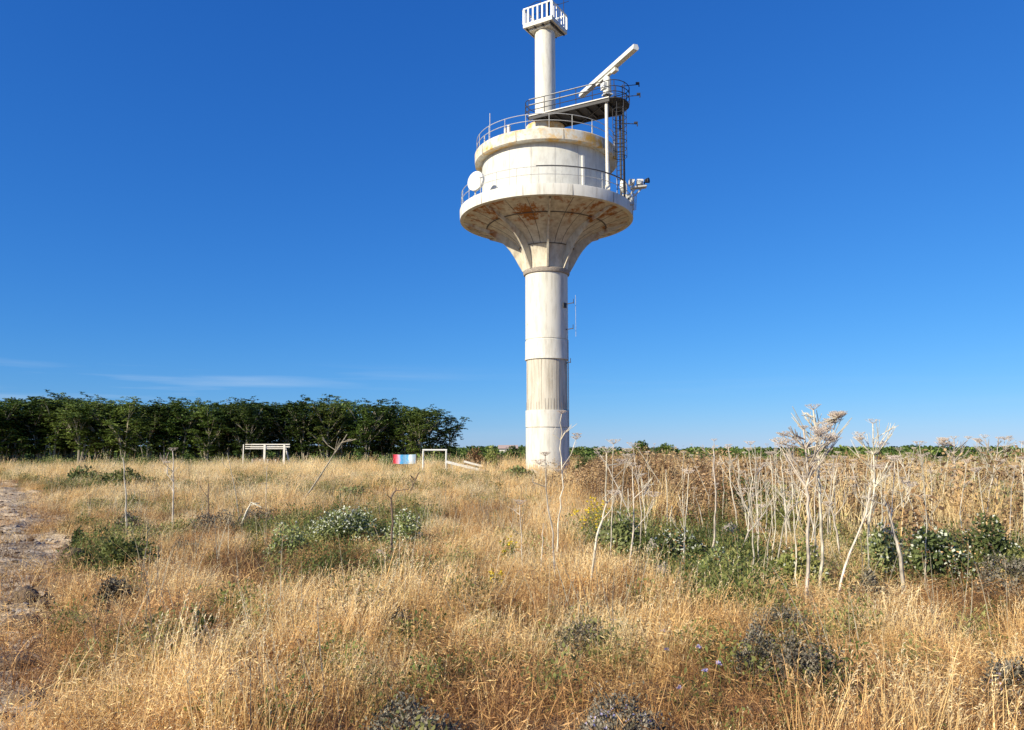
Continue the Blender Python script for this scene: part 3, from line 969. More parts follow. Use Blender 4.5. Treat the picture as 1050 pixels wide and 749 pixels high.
def rank(a):
    r_ = np.empty(len(a)); r_[np.argsort(a)] = np.linspace(0, 1, len(a)); return r_


CLEAR = []      # (x, y, radius) kept free of tall grass: bushes, mounds, stones


def nearclear(p, f=1.0):
    m = np.zeros(len(p), bool)
    for cx, cy, r in CLEAR:
        # the grass is thin right before a bush too, on the open sunny side
        ux, uy = p[:, 0] - cx, p[:, 1] - cy
        m |= np.hypot(ux, np.where(uy < 0, uy * .45, uy)) < r * f
    return m



shr = [shrub_src(190 + s, 1.0, .9, 700, 'green' if s % 2 else 'bushgreen') for s in range(4)]
# green shrubs and tall straw breaking up the thicket on the right
P = wedge(.55, 16, 48, 40); q_ = P[:, 0] / P[:, 1]
P = P[(q_ > .26) & (fbm(P[:, 0] * .35, P[:, 1] * .35, 111) > .50)]
tag(scatter('thicket_shrubs', shr, P, RNG.uniform(0, 6.3, len(P)), RNG.uniform(.45, 1.05, len(P)), RNG.integers(0, 4, len(P))), 'green scrub growing through the right part of the brown thicket', 'scrub', kind='stuff')
tallp = [grass_tuft(70 + s, 40, (.55, 1.15), .011, .8, .22, ('straw2', 'seed')) for s in range(3)]
P = wedge(5.0, 15, 46, 41); q_ = P[:, 0] / P[:, 1]
n5_ = rank(fbm(P[:, 0] * .3 + 7, P[:, 1] * .3, 112))
P = P[(q_ > .12) & (n5_ > np.where(q_ > .38, .60, .96))]
tag(scatter('tall_straw', tallp, P, RNG.normal(0, .8, len(P)), RNG.uniform(.7, 1.25, len(P)), RNG.integers(0, 3, len(P))), 'tall pale straw standing among the brown thicket on the right', 'grass', kind='stuff')
# low green fringe at the foot of the grove and beyond the field
P = np.column_stack([RNG.uniform(-62, -2, 420), RNG.uniform(61, 72, 420)])
P = P[(RNG.random(len(P)) < .75)]
tag(scatter('grove_underbrush', shr, P, RNG.uniform(0, 6.3, len(P)), RNG.uniform(.7, 1.5, len(P)), RNG.integers(0, 4, len(P))), 'bright green brush along the foot of the dark grove', 'brush', kind='stuff')
shr2 = [shrub_src(210 + s, 1.0, 1.0, 500, 'treeleaf', (.12, .26)) for s in range(4)]
n = 2600
a = R(90) - np.radians(RNG.uniform(-44, 44, n)); r = RNG.uniform(95, 260, n)
P = np.column_stack([r * np.cos(a), r * np.sin(a)])
s_ = RNG.uniform(1.3, 2.4, n) * (.75 + .5 * fbm(P[:, 0] * .04, P[:, 1] * .04, 15)) * np.clip(r / 150, .75, 1.25)
keep = (fbm(P[:, 0] * .03, P[:, 1] * .03, 17) > .40)
P, s_ = P[keep], s_[keep]
tag(scatter('far_scrub', shr2, P, RNG.uniform(0, 6.3, len(P)), np.column_stack([s_ * 1.6, s_ * 1.6, s_]), RNG.integers(0, 4, len(P)), tilt=.03), 'dark scrub along the horizon behind the field', 'scrub', kind='stuff')

# ------------------------------------------------------------------ grove trees
def make_tree(seed):
    rng = random.Random(seed); nr = np.random.default_rng(seed)
    h = 6.4
    t = MB()
    tips = []
    x0, y0 = rng.uniform(-.3, .3), rng.uniform(-.3, .3)
    trunk = [(0, 0, -.1), (x0 * .3, y0 * .3, 1.0), (x0, y0, 2.2), (x0 * 1.6, y0 * 1.5, 3.3), (x0 * 1.3, y0 * 2, 4.6)]
    t.tube(trunk, [.13, .11, .09, .07, .04], 7)
    tips.append(Vector(trunk[-1]))
    for k in range(3):        # slim side stems from the same root
        a = rng.uniform(0, 6.3); e_ = Vector((cos(a) * rng.uniform(.5, 1.1), sin(a) * rng.uniform(.5, 1.1), rng.uniform(2.2, 3.4)))
        t.tube([(0, 0, -.05), e_ * .5 + Vector((0, 0, -.25)), e_], [.07, .06, .035], 6); tips.append(e_)
    for k in range(9):
        b = Vector(trunk[rng.choice([1, 2, 2, 3, 3])]); a = 2 * pi * k / 9 + rng.uniform(-.3, .3)
        ln = rng.uniform(1.0, 1.9); up = rng.uniform(.8, 2.6)
        m_ = b + Vector((cos(a) * ln * .5, sin(a) * ln * .5, up * .45))
        e_ = b + Vector((cos(a) * ln, sin(a) * ln, up))
        t.tube([b, m_, e_], [.055, .04, .02], 5)
        tips += [m_, e_]
        for j in range(3):
            a2 = a + rng.uniform(-1, 1); e3 = m_.lerp(e_, rng.random()) + Vector((cos(a2) * .7, sin(a2) * .7, rng.uniform(.1, 1.0)))
            t.tube([m_, e3], [.025, .012], 4); tips.append(e3)
    for k in range(58):
        a = rng.uniform(0, 2 * pi); rr = 1.9 * math.sqrt(rng.random()); z = rng.uniform(1.5, 5.9)
        rr *= (1.05 - abs(z - 3.9) / 3.2)
        tips.append(Vector((cos(a) * rr, sin(a) * rr, z)))
    for k in range(5):
        a = rng.uniform(0, 2 * pi); tips.append(Vector((cos(a) * rng.uniform(.2, 1.2), sin(a) * rng.uniform(.2, 1.2), rng.uniform(5.4, 6.4))))
    P = []; D = []; N_ = []; Ls = []
    for tp in tips:
        ros = rng.randint(4, 6)
        for j in range(ros):
            c = np.array(tp) + nr.normal(0, .22, 3) * np.array([1.25, 1.25, .7])
            n = 15
            aa = nr.uniform(0, 2 * pi, n); dz = nr.uniform(-.35, .35, n)
            dd = np.stack([np.cos(aa), np.sin(aa), dz], 1)
            P.append(c + dd * .04); D.append(dd); N_.append(np.tile([0, 0, 1.], (n, 1)) + nr.normal(0, .35, (n, 3))); Ls.append(nr.uniform(.15, .31, n))
    P = np.concatenate(P); D = np.concatenate(D); N_ = np.concatenate(N_); Ls = np.concatenate(Ls)
    v, f = leaf_quads(P, D, N_, Ls, Ls * .42)
    root = empty('grove_tree', (0, 0, 0), '', '')
    part(t, 'trunk', M['bark'], root)
    c = npmesh('crown', v, f, [M['treeleaf']]); c.parent = root
    return root


GT = 'trees of the dark grove beyond the field'
GL = 'dark leafy tree with thin pale trunk, deep among the grove beyond the field'
protos = [make_tree(300 + s) for s in range(7)]
used = 0
trng = random.Random(5)
spots = []
for row, (yd, dx, off) in enumerate(((70, 1.65, 0), (73.5, 1.75, .9), (77.5, 1.9, .5))):
    x = -60 + off
    while x < -5.6 - row * .8:
        yy = yd + max(0, (x + 30)) * .12 + trng.uniform(-1.2, 1.2)
        spots.append((x * (yy / 76) * 1.06 + trng.uniform(-.5, .5), yy, row)); x += dx * trng.uniform(.8, 1.25)
n_first = {0: [], 1: [], 2: []}
for i, (x, y, row) in enumerate(spots):
    if i < len(protos): o = protos[i]
    else: o = copy_tree(protos[i % len(protos)])
    px_ = 525 + x / y * FPX
    # grove top measured in the photograph
    top = np.interp(px_, [-60, 0, 30, 60, 100, 200, 300, 330, 400, 440, 470, 500], [408, 412, 406, 406, 410, 412, 411, 409, 413, 418, 423, 440])
    hh = EYE + (462 - top) * y / FPX
    s = hh / 6.2 * trng.uniform(.93, 1.01)
    o.location = (x, y, float(H(x, y))); o.rotation_euler = (0, 0, trng.uniform(0, 6.28)); o.scale = (s * .98, s * .98, s)
    tag(o, GL, 'tree', GT)
    n_first[row].append(o)
fr = sorted(n_first[0], key=lambda o: o.location.x)
for o in fr: o['label'] = 'dark tree in the front row of the grove, thin pale trunk showing'
allt = sorted([o for r_ in n_first.values() for o in r_], key=lambda o: 525 + o.location.x / o.location.y * FPX)
allt[0]['label'] = 'tree of the grove farthest toward the left picture edge'
allt[-2]['label'] = 'second to last dark tree before the right end of the grove'
allt[-1]['label'] = 'last dark tree at the right end of the grove'
# pair of round bushes right of the tower and small trees left of it
def bush(name, px0, px1, py_top, py_base, seed, mat_, label, cat='bush', dist=None, leaf=(.05, .1), n=1600, pale_n=0, pale='paleleaf', group=None, flat=1.0):
    rng = np.random.default_rng(seed)
    if dist: y = dist; x = (px0 + px1) / 2; x = (x - 525) / FPX * y
    else: x, y = gp((px0 + px1) / 2, py_base, .12)
    h = 0
    r = (px1 - px0) / 2 / FPX * y
    h = max(.12, zat(py_top, y)) * (1.0 if name == 'round_bush' else 1.15)
    if dist is None: h = (.72 if mat_ == 'mound' else 1) * max(.15, (py_base - py_top) / FPX * y * 1.0 * flat + (.24 if y < 9 else .14)); CLEAR.append((x, y, r * .95 if mat_ == 'mound' else r * 1.1 + .12))
    if mat_ == 'mound': r *= 1.12
    nb = 14
    cs = rand_dir(nb, rng, 0, 1) * np.array([r * .72, r * .6, h * .66]) * rng.uniform(.35, 1, nb)[:, None]
    if name == 'round_bush': cs = rand_dir(nb, rng, -.5, 1) * np.array([r * .66, r * .66, h * .26]) * rng.uniform(.4, 1, nb)[:, None] + np.array([0, 0, h * .62])
    w = rng.integers(0, nb, n); dd = rand_dir(n, rng, -.5, 1)
    P = cs[w] + dd * (rng.uniform(.1, 1, n) ** .4)[:, None] * np.array([r * .34, r * .34, h * .36])
    P[:, 2] = np.abs(P[:, 2])
    if mat_ == 'mound':      # tight lumpy dome of twigs
        dd = rand_dir(n, rng, -.05, 1)
        lump = 1 + .62 * (fbm(dd[:, 0] * 2.6 + seed, dd[:, 1] * 2.6 + dd[:, 2] * 1.7, seed) - .5) * 2
        P = dd * (lump * np.where(rng.random(n) < .06, rng.uniform(1, 1.25, n), rng.uniform(.7, 1.0, n) ** .5))[:, None] * np.array([r, r * .8, h * .95])
        P[:, 2] = np.abs(P[:, 2])
    v, f = leaf_quads(P, dd + rand_dir(n, rng) * .8, dd + rand_dir(n, rng) * .5 + np.array([0, 0, .3]), rng.uniform(*leaf, n), rng.uniform(leaf[0] * .5, leaf[1] * .6, n))
    root = empty(name, (x, y, float(H(x, y))), label, cat, group)
    o = npmesh('foliage', v, f, [M[mat_]]); o.parent = root
    if pale_n:
        pl_ = .62 if pale == 'paleleaf' else .8
        w = rng.integers(0, nb, pale_n); dd = rand_dir(pale_n, rng, .1, 1)
        P = cs[w] + dd * np.array([r * .36, r * .36, h * .40])
        if mat_ == 'mound': P = dd * np.array([r, r * .8, h])
        v, f = leaf_quads(P, dd + rand_dir(pale_n, rng), dd + rand_dir(pale_n, rng) * .4, rng.uniform(leaf[0] * .6, leaf[1], pale_n) * pl_, rng.uniform(leaf[0] * .6, leaf[1] * .8, pale_n) * pl_)
        o = npmesh('blossom', v, f, [M[pale]]); o.parent = root
    t = MB()
    for k in range(7):
        c = cs[k]
        t.tube([(0, 0, -.03), (c[0] * .5, c[1] * .5, c[2] * .6), tuple(c * 1.05)], [.02 + h * .012, .015 + h * .006, .006], 5)
    part(t, 'stem', M['bark'], root)
    return root


bush('round_bush', 644, 667, 458, 0, 1, 'treeleaf', 'rounded dark green bush right of the tower, the taller of two', dist=62, leaf=(.12, .28), n=2200)
bush('round_bush', 669, 697, 461, 0, 2, 'treeleaf', 'wider and lower dark bush just right of the taller round bush', dist=64, leaf=(.12, .28), n=2200)
bush('leafy_bush', 512, 552, 472, 0, 3, 'bushgreen', 'dark green leafy bush against the left foot of the white tower', dist=40, leaf=(.10, .2), n=3600)
bush('leafy_bush', 583, 616, 468, 0, 31, 'bushgreen', 'grey green bush against the right foot of the white tower', dist=46, leaf=(.10, .2), n=1800)
bush('leafy_bush', 470, 500, 461, 0, 32, 'dock', 'brownish bush behind the slanting white barrier', dist=52, leaf=(.10, .2), n=1800)
bush('tall_shrub', 494, 512, 456, 0, 33, 'green', 'tall green shrub between the barrier and the tower', dist=52, leaf=(.10, .2), n=1600)
for k, (a0, a1, tp, ds) in enumerate(((478, 496, 456, 88), (496, 512, 460, 92), (515, 533, 457, 95))):
    bush('small_tree', a0, a1, tp, 0, 40 + k, 'treeleaf', ['small dark tree just beyond the right end of the grove', 'lowest small dark tree between the grove and the tower', 'small dark tree showing just left of the tower shaft'][k], 'tree', dist=ds, leaf=(.2, .4), n=1200)

# flowering and green bushes in the field
bush('flowering_bush', 305, 398, 514, 556, 4, 'bushgreen', 'wide low green bush dotted with white blossom left of centre in the field', n=3000, pale_n=900, leaf=(.035, .08))
bush('flowering_bush', 385, 440, 524, 560, 5, 'bushgreen', 'smaller blossoming bush touching the right end of the wide flowering bush', n=1700, pale_n=380, leaf=(.035, .08))
bush('flowering_bush', 268, 318, 532, 566, 55, 'bushgreen', 'sparse green bush at the left end of the wide flowering bush', n=1100, pale_n=160, leaf=(.035, .08))
bush('caper_bush', 610, 668, 530, 572, 6, 'bushgreen', 'dark green low bush right beside the yellow flowering plant', n=2200, pale_n=130, leaf=(.04, .09))
bush('caper_bush', 664, 726, 536, 578, 7, 'bushgreen', 'green bush with pale leaves around the small boulders', n=2400, pale_n=420, leaf=(.04, .09))
bush('caper_bush', 715, 762, 552, 588, 8, 'bushgreen', 'green bush just below the large pale boulder', n=1500, pale_n=160, leaf=(.04, .09))
bush('caper_bush', 880, 930, 535, 590, 9, 'bushgreen', 'white flecked bush behind the white bent stalk', n=2000, pale_n=380, leaf=(.04, .09))
bush('caper_bush', 925, 1000, 528, 596, 10, 'bushgreen', 'largest green bush on the right with scattered white flowers', n=3400, pale_n=420, leaf=(.04, .09))
bush('caper_bush', 985, 1062, 525, 580, 11, 'bushgreen', 'dark green bush cut by the right picture edge above a grey shrub', n=2800, pale_n=160, leaf=(.04, .09))
bush('caper_bush', 780, 850, 548, 594, 12, 'green', 'yellowish green bush among the dense white stalks', n=1800, pale_n=120, leaf=(.04, .09))
bush('caper_bush', 925, 985, 488, 520, 13, 'green', 'pale green bush standing farther back on the right', n=1900, pale_n=260, leaf=(.05, .11))
bush('green_shrub', 95, 165, 548, 580, 14, 'green', 'green leafy shrub beneath the thin stalk on the left', n=1500, leaf=(.04, .09))
bush('green_shrub', 72, 90, 536, 552, 15, 'bushgreen', 'small green shrub at the edge of the dirt path', n=500, leaf=(.04, .09))
bush('green_shrub', 60, 110, 477, 497, 16, 'bushgreen', 'dark green shrub far left between path and grove', n=1500, leaf=(.10, .2))
bush('green_shrub', 100, 160, 478, 500, 17, 'green', 'light green shrub to the right of the far left dark shrub', n=1500, leaf=(.10, .2))
bush('green_shrub', 340, 380, 492, 512, 18, 'bushgreen', 'small dark shrub behind the wide flowering bush', n=900, leaf=(.06, .12))
bush('green_shrub', 185, 225, 626, 640, 19, 'green', 'tiny pale green sprig low in the grass at left', n=260, leaf=(.03, .06))
bush('green_shrub', 215, 255, 600, 620, 20, 'green', 'small grey green sprig in the grass above the tiny one', n=320, leaf=(.03, .06))
# grey violet mounds of dried thyme
for k, (a0, a1, tp, bs, lb) in enumerate((
        (372, 462, 722, 760, 'grey mound shrub at the bottom edge left of centre'),
        (596, 676, 726, 762, 'grey violet mound shrub at the bottom edge right of centre'),
        (572, 622, 644, 668, 'small dark mound shrub in the grass below the tower'),
        (768, 828, 622, 652, 'upper mound shrub of the large grey cluster at lower right'),
        (756, 800, 650, 694, 'left mound shrub of the large grey cluster at lower right'),
        (796, 852, 668, 702, 'lower mound shrub of the large grey cluster at lower right'),
        (1006, 1070, 570, 604, 'big dark mound shrub at the right picture edge'),
        (1012, 1060, 686, 716, 'pale violet mound shrub low at the right picture edge'),
        (176, 204, 549, 564, 'dark mound shrub right of the green leafy shrub'),
        (104, 132, 598, 612, 'flat dark mound shrub in the left grass'),
        (244, 282, 512, 534, 'dark mound shrub under the gnarled branch'),
        (196, 240, 520, 544, 'low dark mound shrub beside two bare stalks'),
        (118, 140, 520, 545, 'dark mound shrub directly behind the leftmost stalk'),
        (395, 425, 628, 646, 'small grey mound shrub in the centre left grass'),
        (875, 905, 592, 612, 'grey mound shrub beneath the bent white stalk'),
)):
    bush('mound_shrub', a0, a1, tp, bs, 70 + k, 'mound', lb, 'shrub', n=3200 if bs < 700 else 5200, leaf=(.012, .030) if bs > 640 else (.02, .045), pale_n=150, pale='lilac' if k in (1, 7) else 'mound', flat=1.05)

# yellow flowering plants
def flower_plant(name, px, py_top, py_base, w, seed, label, m='yellow', nf=60):
    rng = np.random.default_rng(seed); r_ = random.Random(seed)
    x, y = gp(px, py_base); h = (py_base - py_top) / FPX * y; rr = w / 2 / FPX * y
    root = empty(name, (x, y, float(H(x, y))), label, 'plant')
    t = MB(); tops = []
    for k in range(9):
        a = r_.uniform(0, 2 * pi); e_ = Vector((cos(a) * rr * r_.uniform(.2, 1), sin(a) * rr * .8, h * r_.uniform(.6, 1)))
        t.tube([(0, 0, 0), e_ * .5 + Vector((0, 0, h * .1)), e_], [.006, .005, .003], 4); tops.append(e_)
    part(t, 'stem', M['green'], root)
    n = 260
    P = np.array([tops[i % 9] for i in range(n)]) * rng.uniform(.2, .95, (n, 1)) + rng.normal(0, rr * .15, (n, 3)); P[:, 2] = np.abs(P[:, 2])
    v, f = leaf_quads(P, rand_dir(n, rng), rand_dir(n, rng), rng.uniform(.03, .07, n), .02)
    o = npmesh('foliage', v, f, [M['green']]); o.parent = root
    P = np.array([tops[i % 9] for i in range(nf)]) + rng.normal(0, rr * .16, (nf, 3))
    P = np.repeat(P, 4, 0); D = rand_dir(len(P), rng, 0, 1)
    v, f = leaf_quads(P, D, rand_dir(len(P), rng), .028, .022)
    o = npmesh('petals', v, f, [M[m]]); o.parent = root
    return root


flower_plant('flowering_plant', 607, 518, 570, 34, 1, 'tall green plant with yellow flowers left of the dark green bush', nf=110)
flower_plant('flowering_plant', 507, 590, 622, 14, 2, 'small plant topped by yellow flowers in the centre grass', nf=26)
flower_plant('flowering_plant', 521, 556, 590, 16, 3, 'thin plant with a few yellow flowers near the double stalks', nf=20)
for k, (px, py) in enumerate(((586, 624), (680, 656), (723, 710), (737, 707), (696, 718), (683, 679), (629, 641), (716, 684))):
    x, y = gp(px, py + 22)
    root = empty('lilac_flower', (x, y, float(H(x, y))), 'single small lilac flower head on a thin stem in the lower grass', 'flower', 'lilac flowers dotted in the lower grass')
    t = MB(); hz = .17 + .02 * (k % 4); t.tube([(0, 0, 0), (.02, 0, hz * .6), (.01, .01, hz)], .003, 4); part(t, 'stem', M['green'], root)
    rng = np.random.default_rng(k); n = 26
    v, f = leaf_quads(np.tile([.01, .01, hz], (n, 1)), rand_dir(n, rng, -.1, 1), rand_dir(n, rng), rng.uniform(.018, .028, n), .012)
    o = npmesh('petals', v, f, [M['lilac']]); o.parent = root

# ------------------------------------------------------------------ rocks and clods
def rock(name, px, py, w, h, seed, label, m='rock', cat='rock', group=None):
    rng = np.random.default_rng(seed)
    x, y = gp(px, py, .08); rx = w / 2 / FPX * y; rz = h / FPX * y * (1.25 if cat != 'clod' else 1) + (.2 if cat != 'clod' else .03); CLEAR.append((x, y, rx + .25))
    me_v = []; n1, n2 = 22, 14
    for i in range(n2 + 1):
        th = pi * i / n2
        for j in range(n1):
            ph = 2 * pi * j / n1
            d_ = np.array([sin(th) * cos(ph), sin(th) * sin(ph), cos(th)])
            k_ = 1 + .38 * (float(fbm(d_[0] * 2 + seed * 3.1 + d_[2] * 1.3, d_[1] * 2 + d_[2] * 1.7, seed)) - .5) * 2
            me_v.append(d_ * k_ * np.array([rx, rx * .8, rz * .75]) + np.array([0, 0, rz * .25]))
    ii = np.arange((n2 + 1) * n1).reshape(n2 + 1, n1); jj = np.roll(ii, -1, 1)
    F_ = np.stack([ii[:-1], ii[1:], jj[1:], jj[:-1]], -1).reshape(-1, 4)
    o = npmesh(name, np.array(me_v), F_, [M[m]])
    o.location = (x, y, float(H(x, y)))
    return tag(o, label, cat, group)


rock('boulder', 748, 560, 28, 11, 1, 'largest pale boulder lying in the green growth at right')
rock('boulder', 672, 580, 20, 10, 2, 'rounded brownish boulder standing below the green bush')
rock('boulder', 680, 594, 16, 4, 3, 'pale stone leaning at the base of the brownish boulder')
rock('stone', 704, 572, 10, 7, 4, 'small white stone between the two boulders')
rock('stone', 689, 566, 7, 5, 5, 'tiny white stone left of the small white stone')
rock('stone', 73, 577, 26, 8, 6, 'flat dark stone at the grassy edge of the dirt path', 'clod')
for k, (px, py, w, h, lb) in enumerate(((28, 606, 26, 12, 'ragged dark clod of earth with roots on the path edge, upper one'), (24, 628, 34, 9, 'long flat dark clod of earth just below the ragged one'),
                                       (44, 614, 14, 6, 'small dark clod of earth right of the ragged one'), (20, 662, 40, 9, 'low dark clod of earth on the near path edge'),
                                       (30, 695, 34, 8, 'nearest low dark clod of earth at the path edge'), (36, 541, 12, 4, 'little clod far up the dirt path'))):
    rock('earth_clod', px, py, w, h, 20 + k, lb, 'clod', 'clod')

# ------------------------------------------------------------------ dead stalks
def stalk(px_pts, label, group=None, rad=.014, umb=0, arms=0, seed=0, m='stalk', name='dead_stalk', cat='stalk', depth=None, spread=.5, bend=.0):
    """px_pts: photo pixels from the foot upward, the foot stands on the ground"""
    r_ = random.Random(seed * 7 + 3)
    if depth: y = depth; x = (px_pts[0][0] - 525) / FPX * y
    else: x, y = gp(px_pts[0][0], px_pts[0][1], .15)
    z0 = float(H(x, y))
    root = empty(name, (x, y, z0), label, cat, group)
    pts = [Vector((0, 0, -.03))]
    for i, (px, py) in enumerate(px_pts[1:]):
        yy = y + r_.uniform(-.06, .06) * (i + 1) * .6
        zz = zat(py, yy) - z0
        dep = yy * cos(PITCH) + (zz + z0 - EYE) * sin(PITCH)
        pts.append(Vector(((px - 525) / FPX * dep - x, yy - y, zz)))
    # wobble between given points
    fine = []
    for i in range(len(pts) - 1):
        for k in range(4):
            p = pts[i].lerp(pts[i + 1], k / 4)
            if i or k: p = p + Vector((r_.gauss(0, .006), r_.gauss(0, .006), 0))
            fine.append(p)
    fine.append(pts[-1])
    n = len(fine); rad = rad * .78
    t = MB()
    t.tube(fine, [rad * (1.15 - .62 * i / (n - 1)) for i in range(n)], 6)
    Hh = pts[-1].z
    heads = []
    for k in range(arms):
        f_ = r_.uniform(.50 if umb < 5 else .62, .97); p = fine[int(f_ * (n - 1))]
        a = r_.uniform(0, 2 * pi) if k % 2 else (0 if r_.random() < .5 else pi) + r_.uniform(-.5, .5)
        room = max(.02, Hh + r_.uniform(-.16, .04) - p.z)
        ln = r_.uniform(.12, .55) * spread * (1.0 if umb < 5 else 1.45); up = min(room, ln * r_.uniform(.9, 2.2))
        k1 = r_.gauss(0, .045)
        e_ = p + Vector((cos(a) * ln, sin(a) * ln, up)); mid = p + Vector((cos(a) * ln * .5 + k1, sin(a) * ln * .5 + k1, up * .42))
        t.tube([p, mid, e_], [rad * .5, rad * .36, rad * .22], 5)
        heads.append(e_)
        if ln > .16:
            for j in range(3):
                a2 = a + r_.uniform(-1, 1); e4 = mid + Vector((cos(a2) * ln * .45, sin(a2) * ln * .45, up * r_.uniform(.35, .6)))
                t.tube([mid, e4], [rad * .3, rad * .18], 4); heads.append(e4)
    part(t, 'stem', M[m], root)
    if umb:
        heads = [pts[-1]] + heads
        for hd in heads[:umb]:
            u = MB(); nr = r_.randint(11, 16); sz = r_.uniform(.045, .095)
            for j in range(nr):
                a = 2 * pi * j / nr + r_.uniform(-.15, .15); rr = sz * (1 if j % 2 else .55)
                e5 = hd + Vector((cos(a) * rr, sin(a) * rr, sz * r_.uniform(.35, .65)))
                u.tube([hd, hd.lerp(e5, .5) + Vector((0, 0, -sz * .06)), e5], [.0028, .0022, .002], 3, cap=False)
                for q_ in range(4):
                    b_ = 2 * pi * q_ / 4 + j; e6 = e5 + Vector((cos(b_) * .018, sin(b_) * .018, .012))
                    u.tube([e5, e6], [.0016, .0024], 3)
            part(u, 'flower_head', M['umbel'], root)
    return root


SG = 'bare bleached stalks in the right half of the field'
major = [
    ([(570, 604), (567, 560), (561, 510), (559, 467)], 'pale stalk leaning slightly before the tower foot, right beside a taller one', .015, 2, 3),
    ([(571, 575), (572, 540), (577, 500), (575, 460), (576, 424)], 'tall thin stalk rising in front of the white tower shaft', .015, 4, 6),
    ([(603, 604), (612, 550), (621, 516), (622, 464)], 'bent white stalk right of the tower forking near its top', .018, 3, 5),
    ([(654, 541), (636, 505), (621, 474), (612, 462)], 'stalk leaning up to the left across the bent white one', .016, 2, 3),
    ([(626, 579), (627, 540), (628, 504), (629, 455)], 'straight thin stalk just right of the bent white one', .011, 3, 4),
    ([(631, 559), (636, 525), (639, 495), (641, 468)], 'curved thin stalk on the right of the straight thin one', .012, 1, 2),
    ([(730, 575), (733, 540), (734, 504), (731, 457)], 'thick upright stalk before the brown thicket, forked base', .018, 0, 1),
    ([(757, 547), (753, 515), (748, 490), (747, 458)], 'upright wavy stalk at the right part of the brown thicket', .016, 1, 1),
    ([(751, 572), (768, 545), (785, 525), (797, 501)], 'long stalk leaning far right over the boulder', .016, 0, 1),
    ([(826, 612), (829, 570), (828, 520), (828, 480), (824, 440)], 'very tall pale stalk with wide branching crown leaning left', .022, 20, 26),
    ([(841, 604), (842, 560), (840, 500), (838, 450), (834, 420)], 'tallest stalk of all, its umbels rising above the horizon', .021, 16, 22),
    ([(865, 578), (858, 545), (851, 515), (840, 492)], 'bent stalk leaning left against the tallest stalk', .017, 1, 3),
    ([(855, 609), (872, 565), (888, 525), (893, 500)], 'stalk leaning right from the foot of the tallest pair', .016, 0, 2),
    ([(888, 570), (891, 535), (897, 500), (895, 434)], 'tall stalk with a broad flat umbel on its tip', .018, 14, 18),
    ([(928, 607), (923, 570), (916, 540), (906, 511)], 'thick white crooked stalk leaning left in front of the green bush', .026, 0, 2),
    ([(980, 539), (979, 510), (979, 480), (978, 450)], 'pale branching stalk near the right picture edge', .024, 16, 20),
    ([(1007, 545), (1014, 510), (1020, 480), (1024, 450)], 'slender branching stalk farthest to the right edge', .020, 14, 18),
    ([(936, 541), (935, 510), (927, 480), (922, 462)], 'thin stalk behind the green bush with a forked head', .020, 3, 6),
]
for k, (pp_, lb, rd, um, ar) in enumerate(major):
    stalk(pp_, lb, None, rd, um, ar, k + 1, spread=.48)
plain = [([(537, 593), (535, 560), (533, 517)], 2), ([(553, 596), (556, 560), (557, 536)], 0), ([(683, 547), (684, 515), (683, 481)], 0), ([(711, 564), (703, 546), (697, 533)], 0),
         ([(777, 581), (778, 545), (775, 500), (774, 456)], 1), ([(780, 547), (781, 510), (779, 484)], 1), ([(788, 579), (795, 540), (793, 500), (790, 466)], 2), ([(794, 584), (803, 540), (812, 505), (813, 473)], 2),
         ([(817, 604), (816, 560), (813, 520), (812, 487)], 2), ([(770, 560), (765, 530), (758, 500), (757, 470)], 1), ([(663, 560), (663, 540), (664, 525)], 0), ([(690, 552), (687, 530), (689, 518)], 0),
         ([(722, 545), (718, 522), (714, 510)], 0), ([(900, 560), (905, 530), (908, 490)], 2), ([(915, 545), (914, 510), (912, 480)], 2), ([(880, 545), (878, 510), (874, 478)], 2),
         ([(765, 566), (768, 530), (771, 490), (768, 462)], 2), ([(784, 560), (786, 520), (785, 478)], 2), ([(806, 575), (806, 530), (802, 480), (800, 458)], 3), ([(848, 560), (850, 520), (855, 470)], 3),
         ([(740, 540), (742, 510), (741, 480)], 0), ([(642, 545), (645, 520), (644, 500)], 0), ([(700, 530), (700, 505), (702, 480)], 0), ([(948, 530), (952, 500), (956, 478)], 2),
         ([(962, 525), (965, 500), (964, 470)], 2), ([(995, 530), (999, 500), (1000, 470)], 2), ([(1035, 560), (1036, 520), (1040, 480)], 2), ([(865, 540), (868, 500), (866, 470)], 2),
         ([(833, 585), (836, 540), (846, 500), (850, 478)], 2), ([(811, 560), (820, 520), (826, 490)], 2)]
for k, (pp_, ar) in enumerate(plain):
    stalk(pp_, 'thin bare bleached stalk standing among others in the right half of the field', SG, random.uniform(.009, .014), 1 if ar > 1 else 0, ar, 50 + k)
r2 = random.Random(77)
for k in range(140):
    if k >= 122: px = r2.choice([r2.uniform(610, 700), r2.uniform(740, 1000), r2.uniform(740, 1000)]); py = r2.uniform(548, 598)
    elif k < 98: px = r2.uniform(765, 1060); py = r2.uniform(492, 560)
    else: px = r2.uniform(640, 770); py = r2.uniform(495, 540)
    top = r2.uniform(452, 482) if r2.random() < .6 else r2.uniform(480, 512)
    top = min(top, py - 22)
    dx = r2.gauss(0, 14)
    stalk([(px, py), (px + dx * .4 + r2.gauss(0, 4), py * .6 + top * .4), (px + dx, top)], 'thin bare bleached stalk standing among others in the right half of the field', SG, r2.uniform(.009, .015), r2.choice([0, 1, 1, 2]), r2.choice([2, 3, 5]), 120 + k)
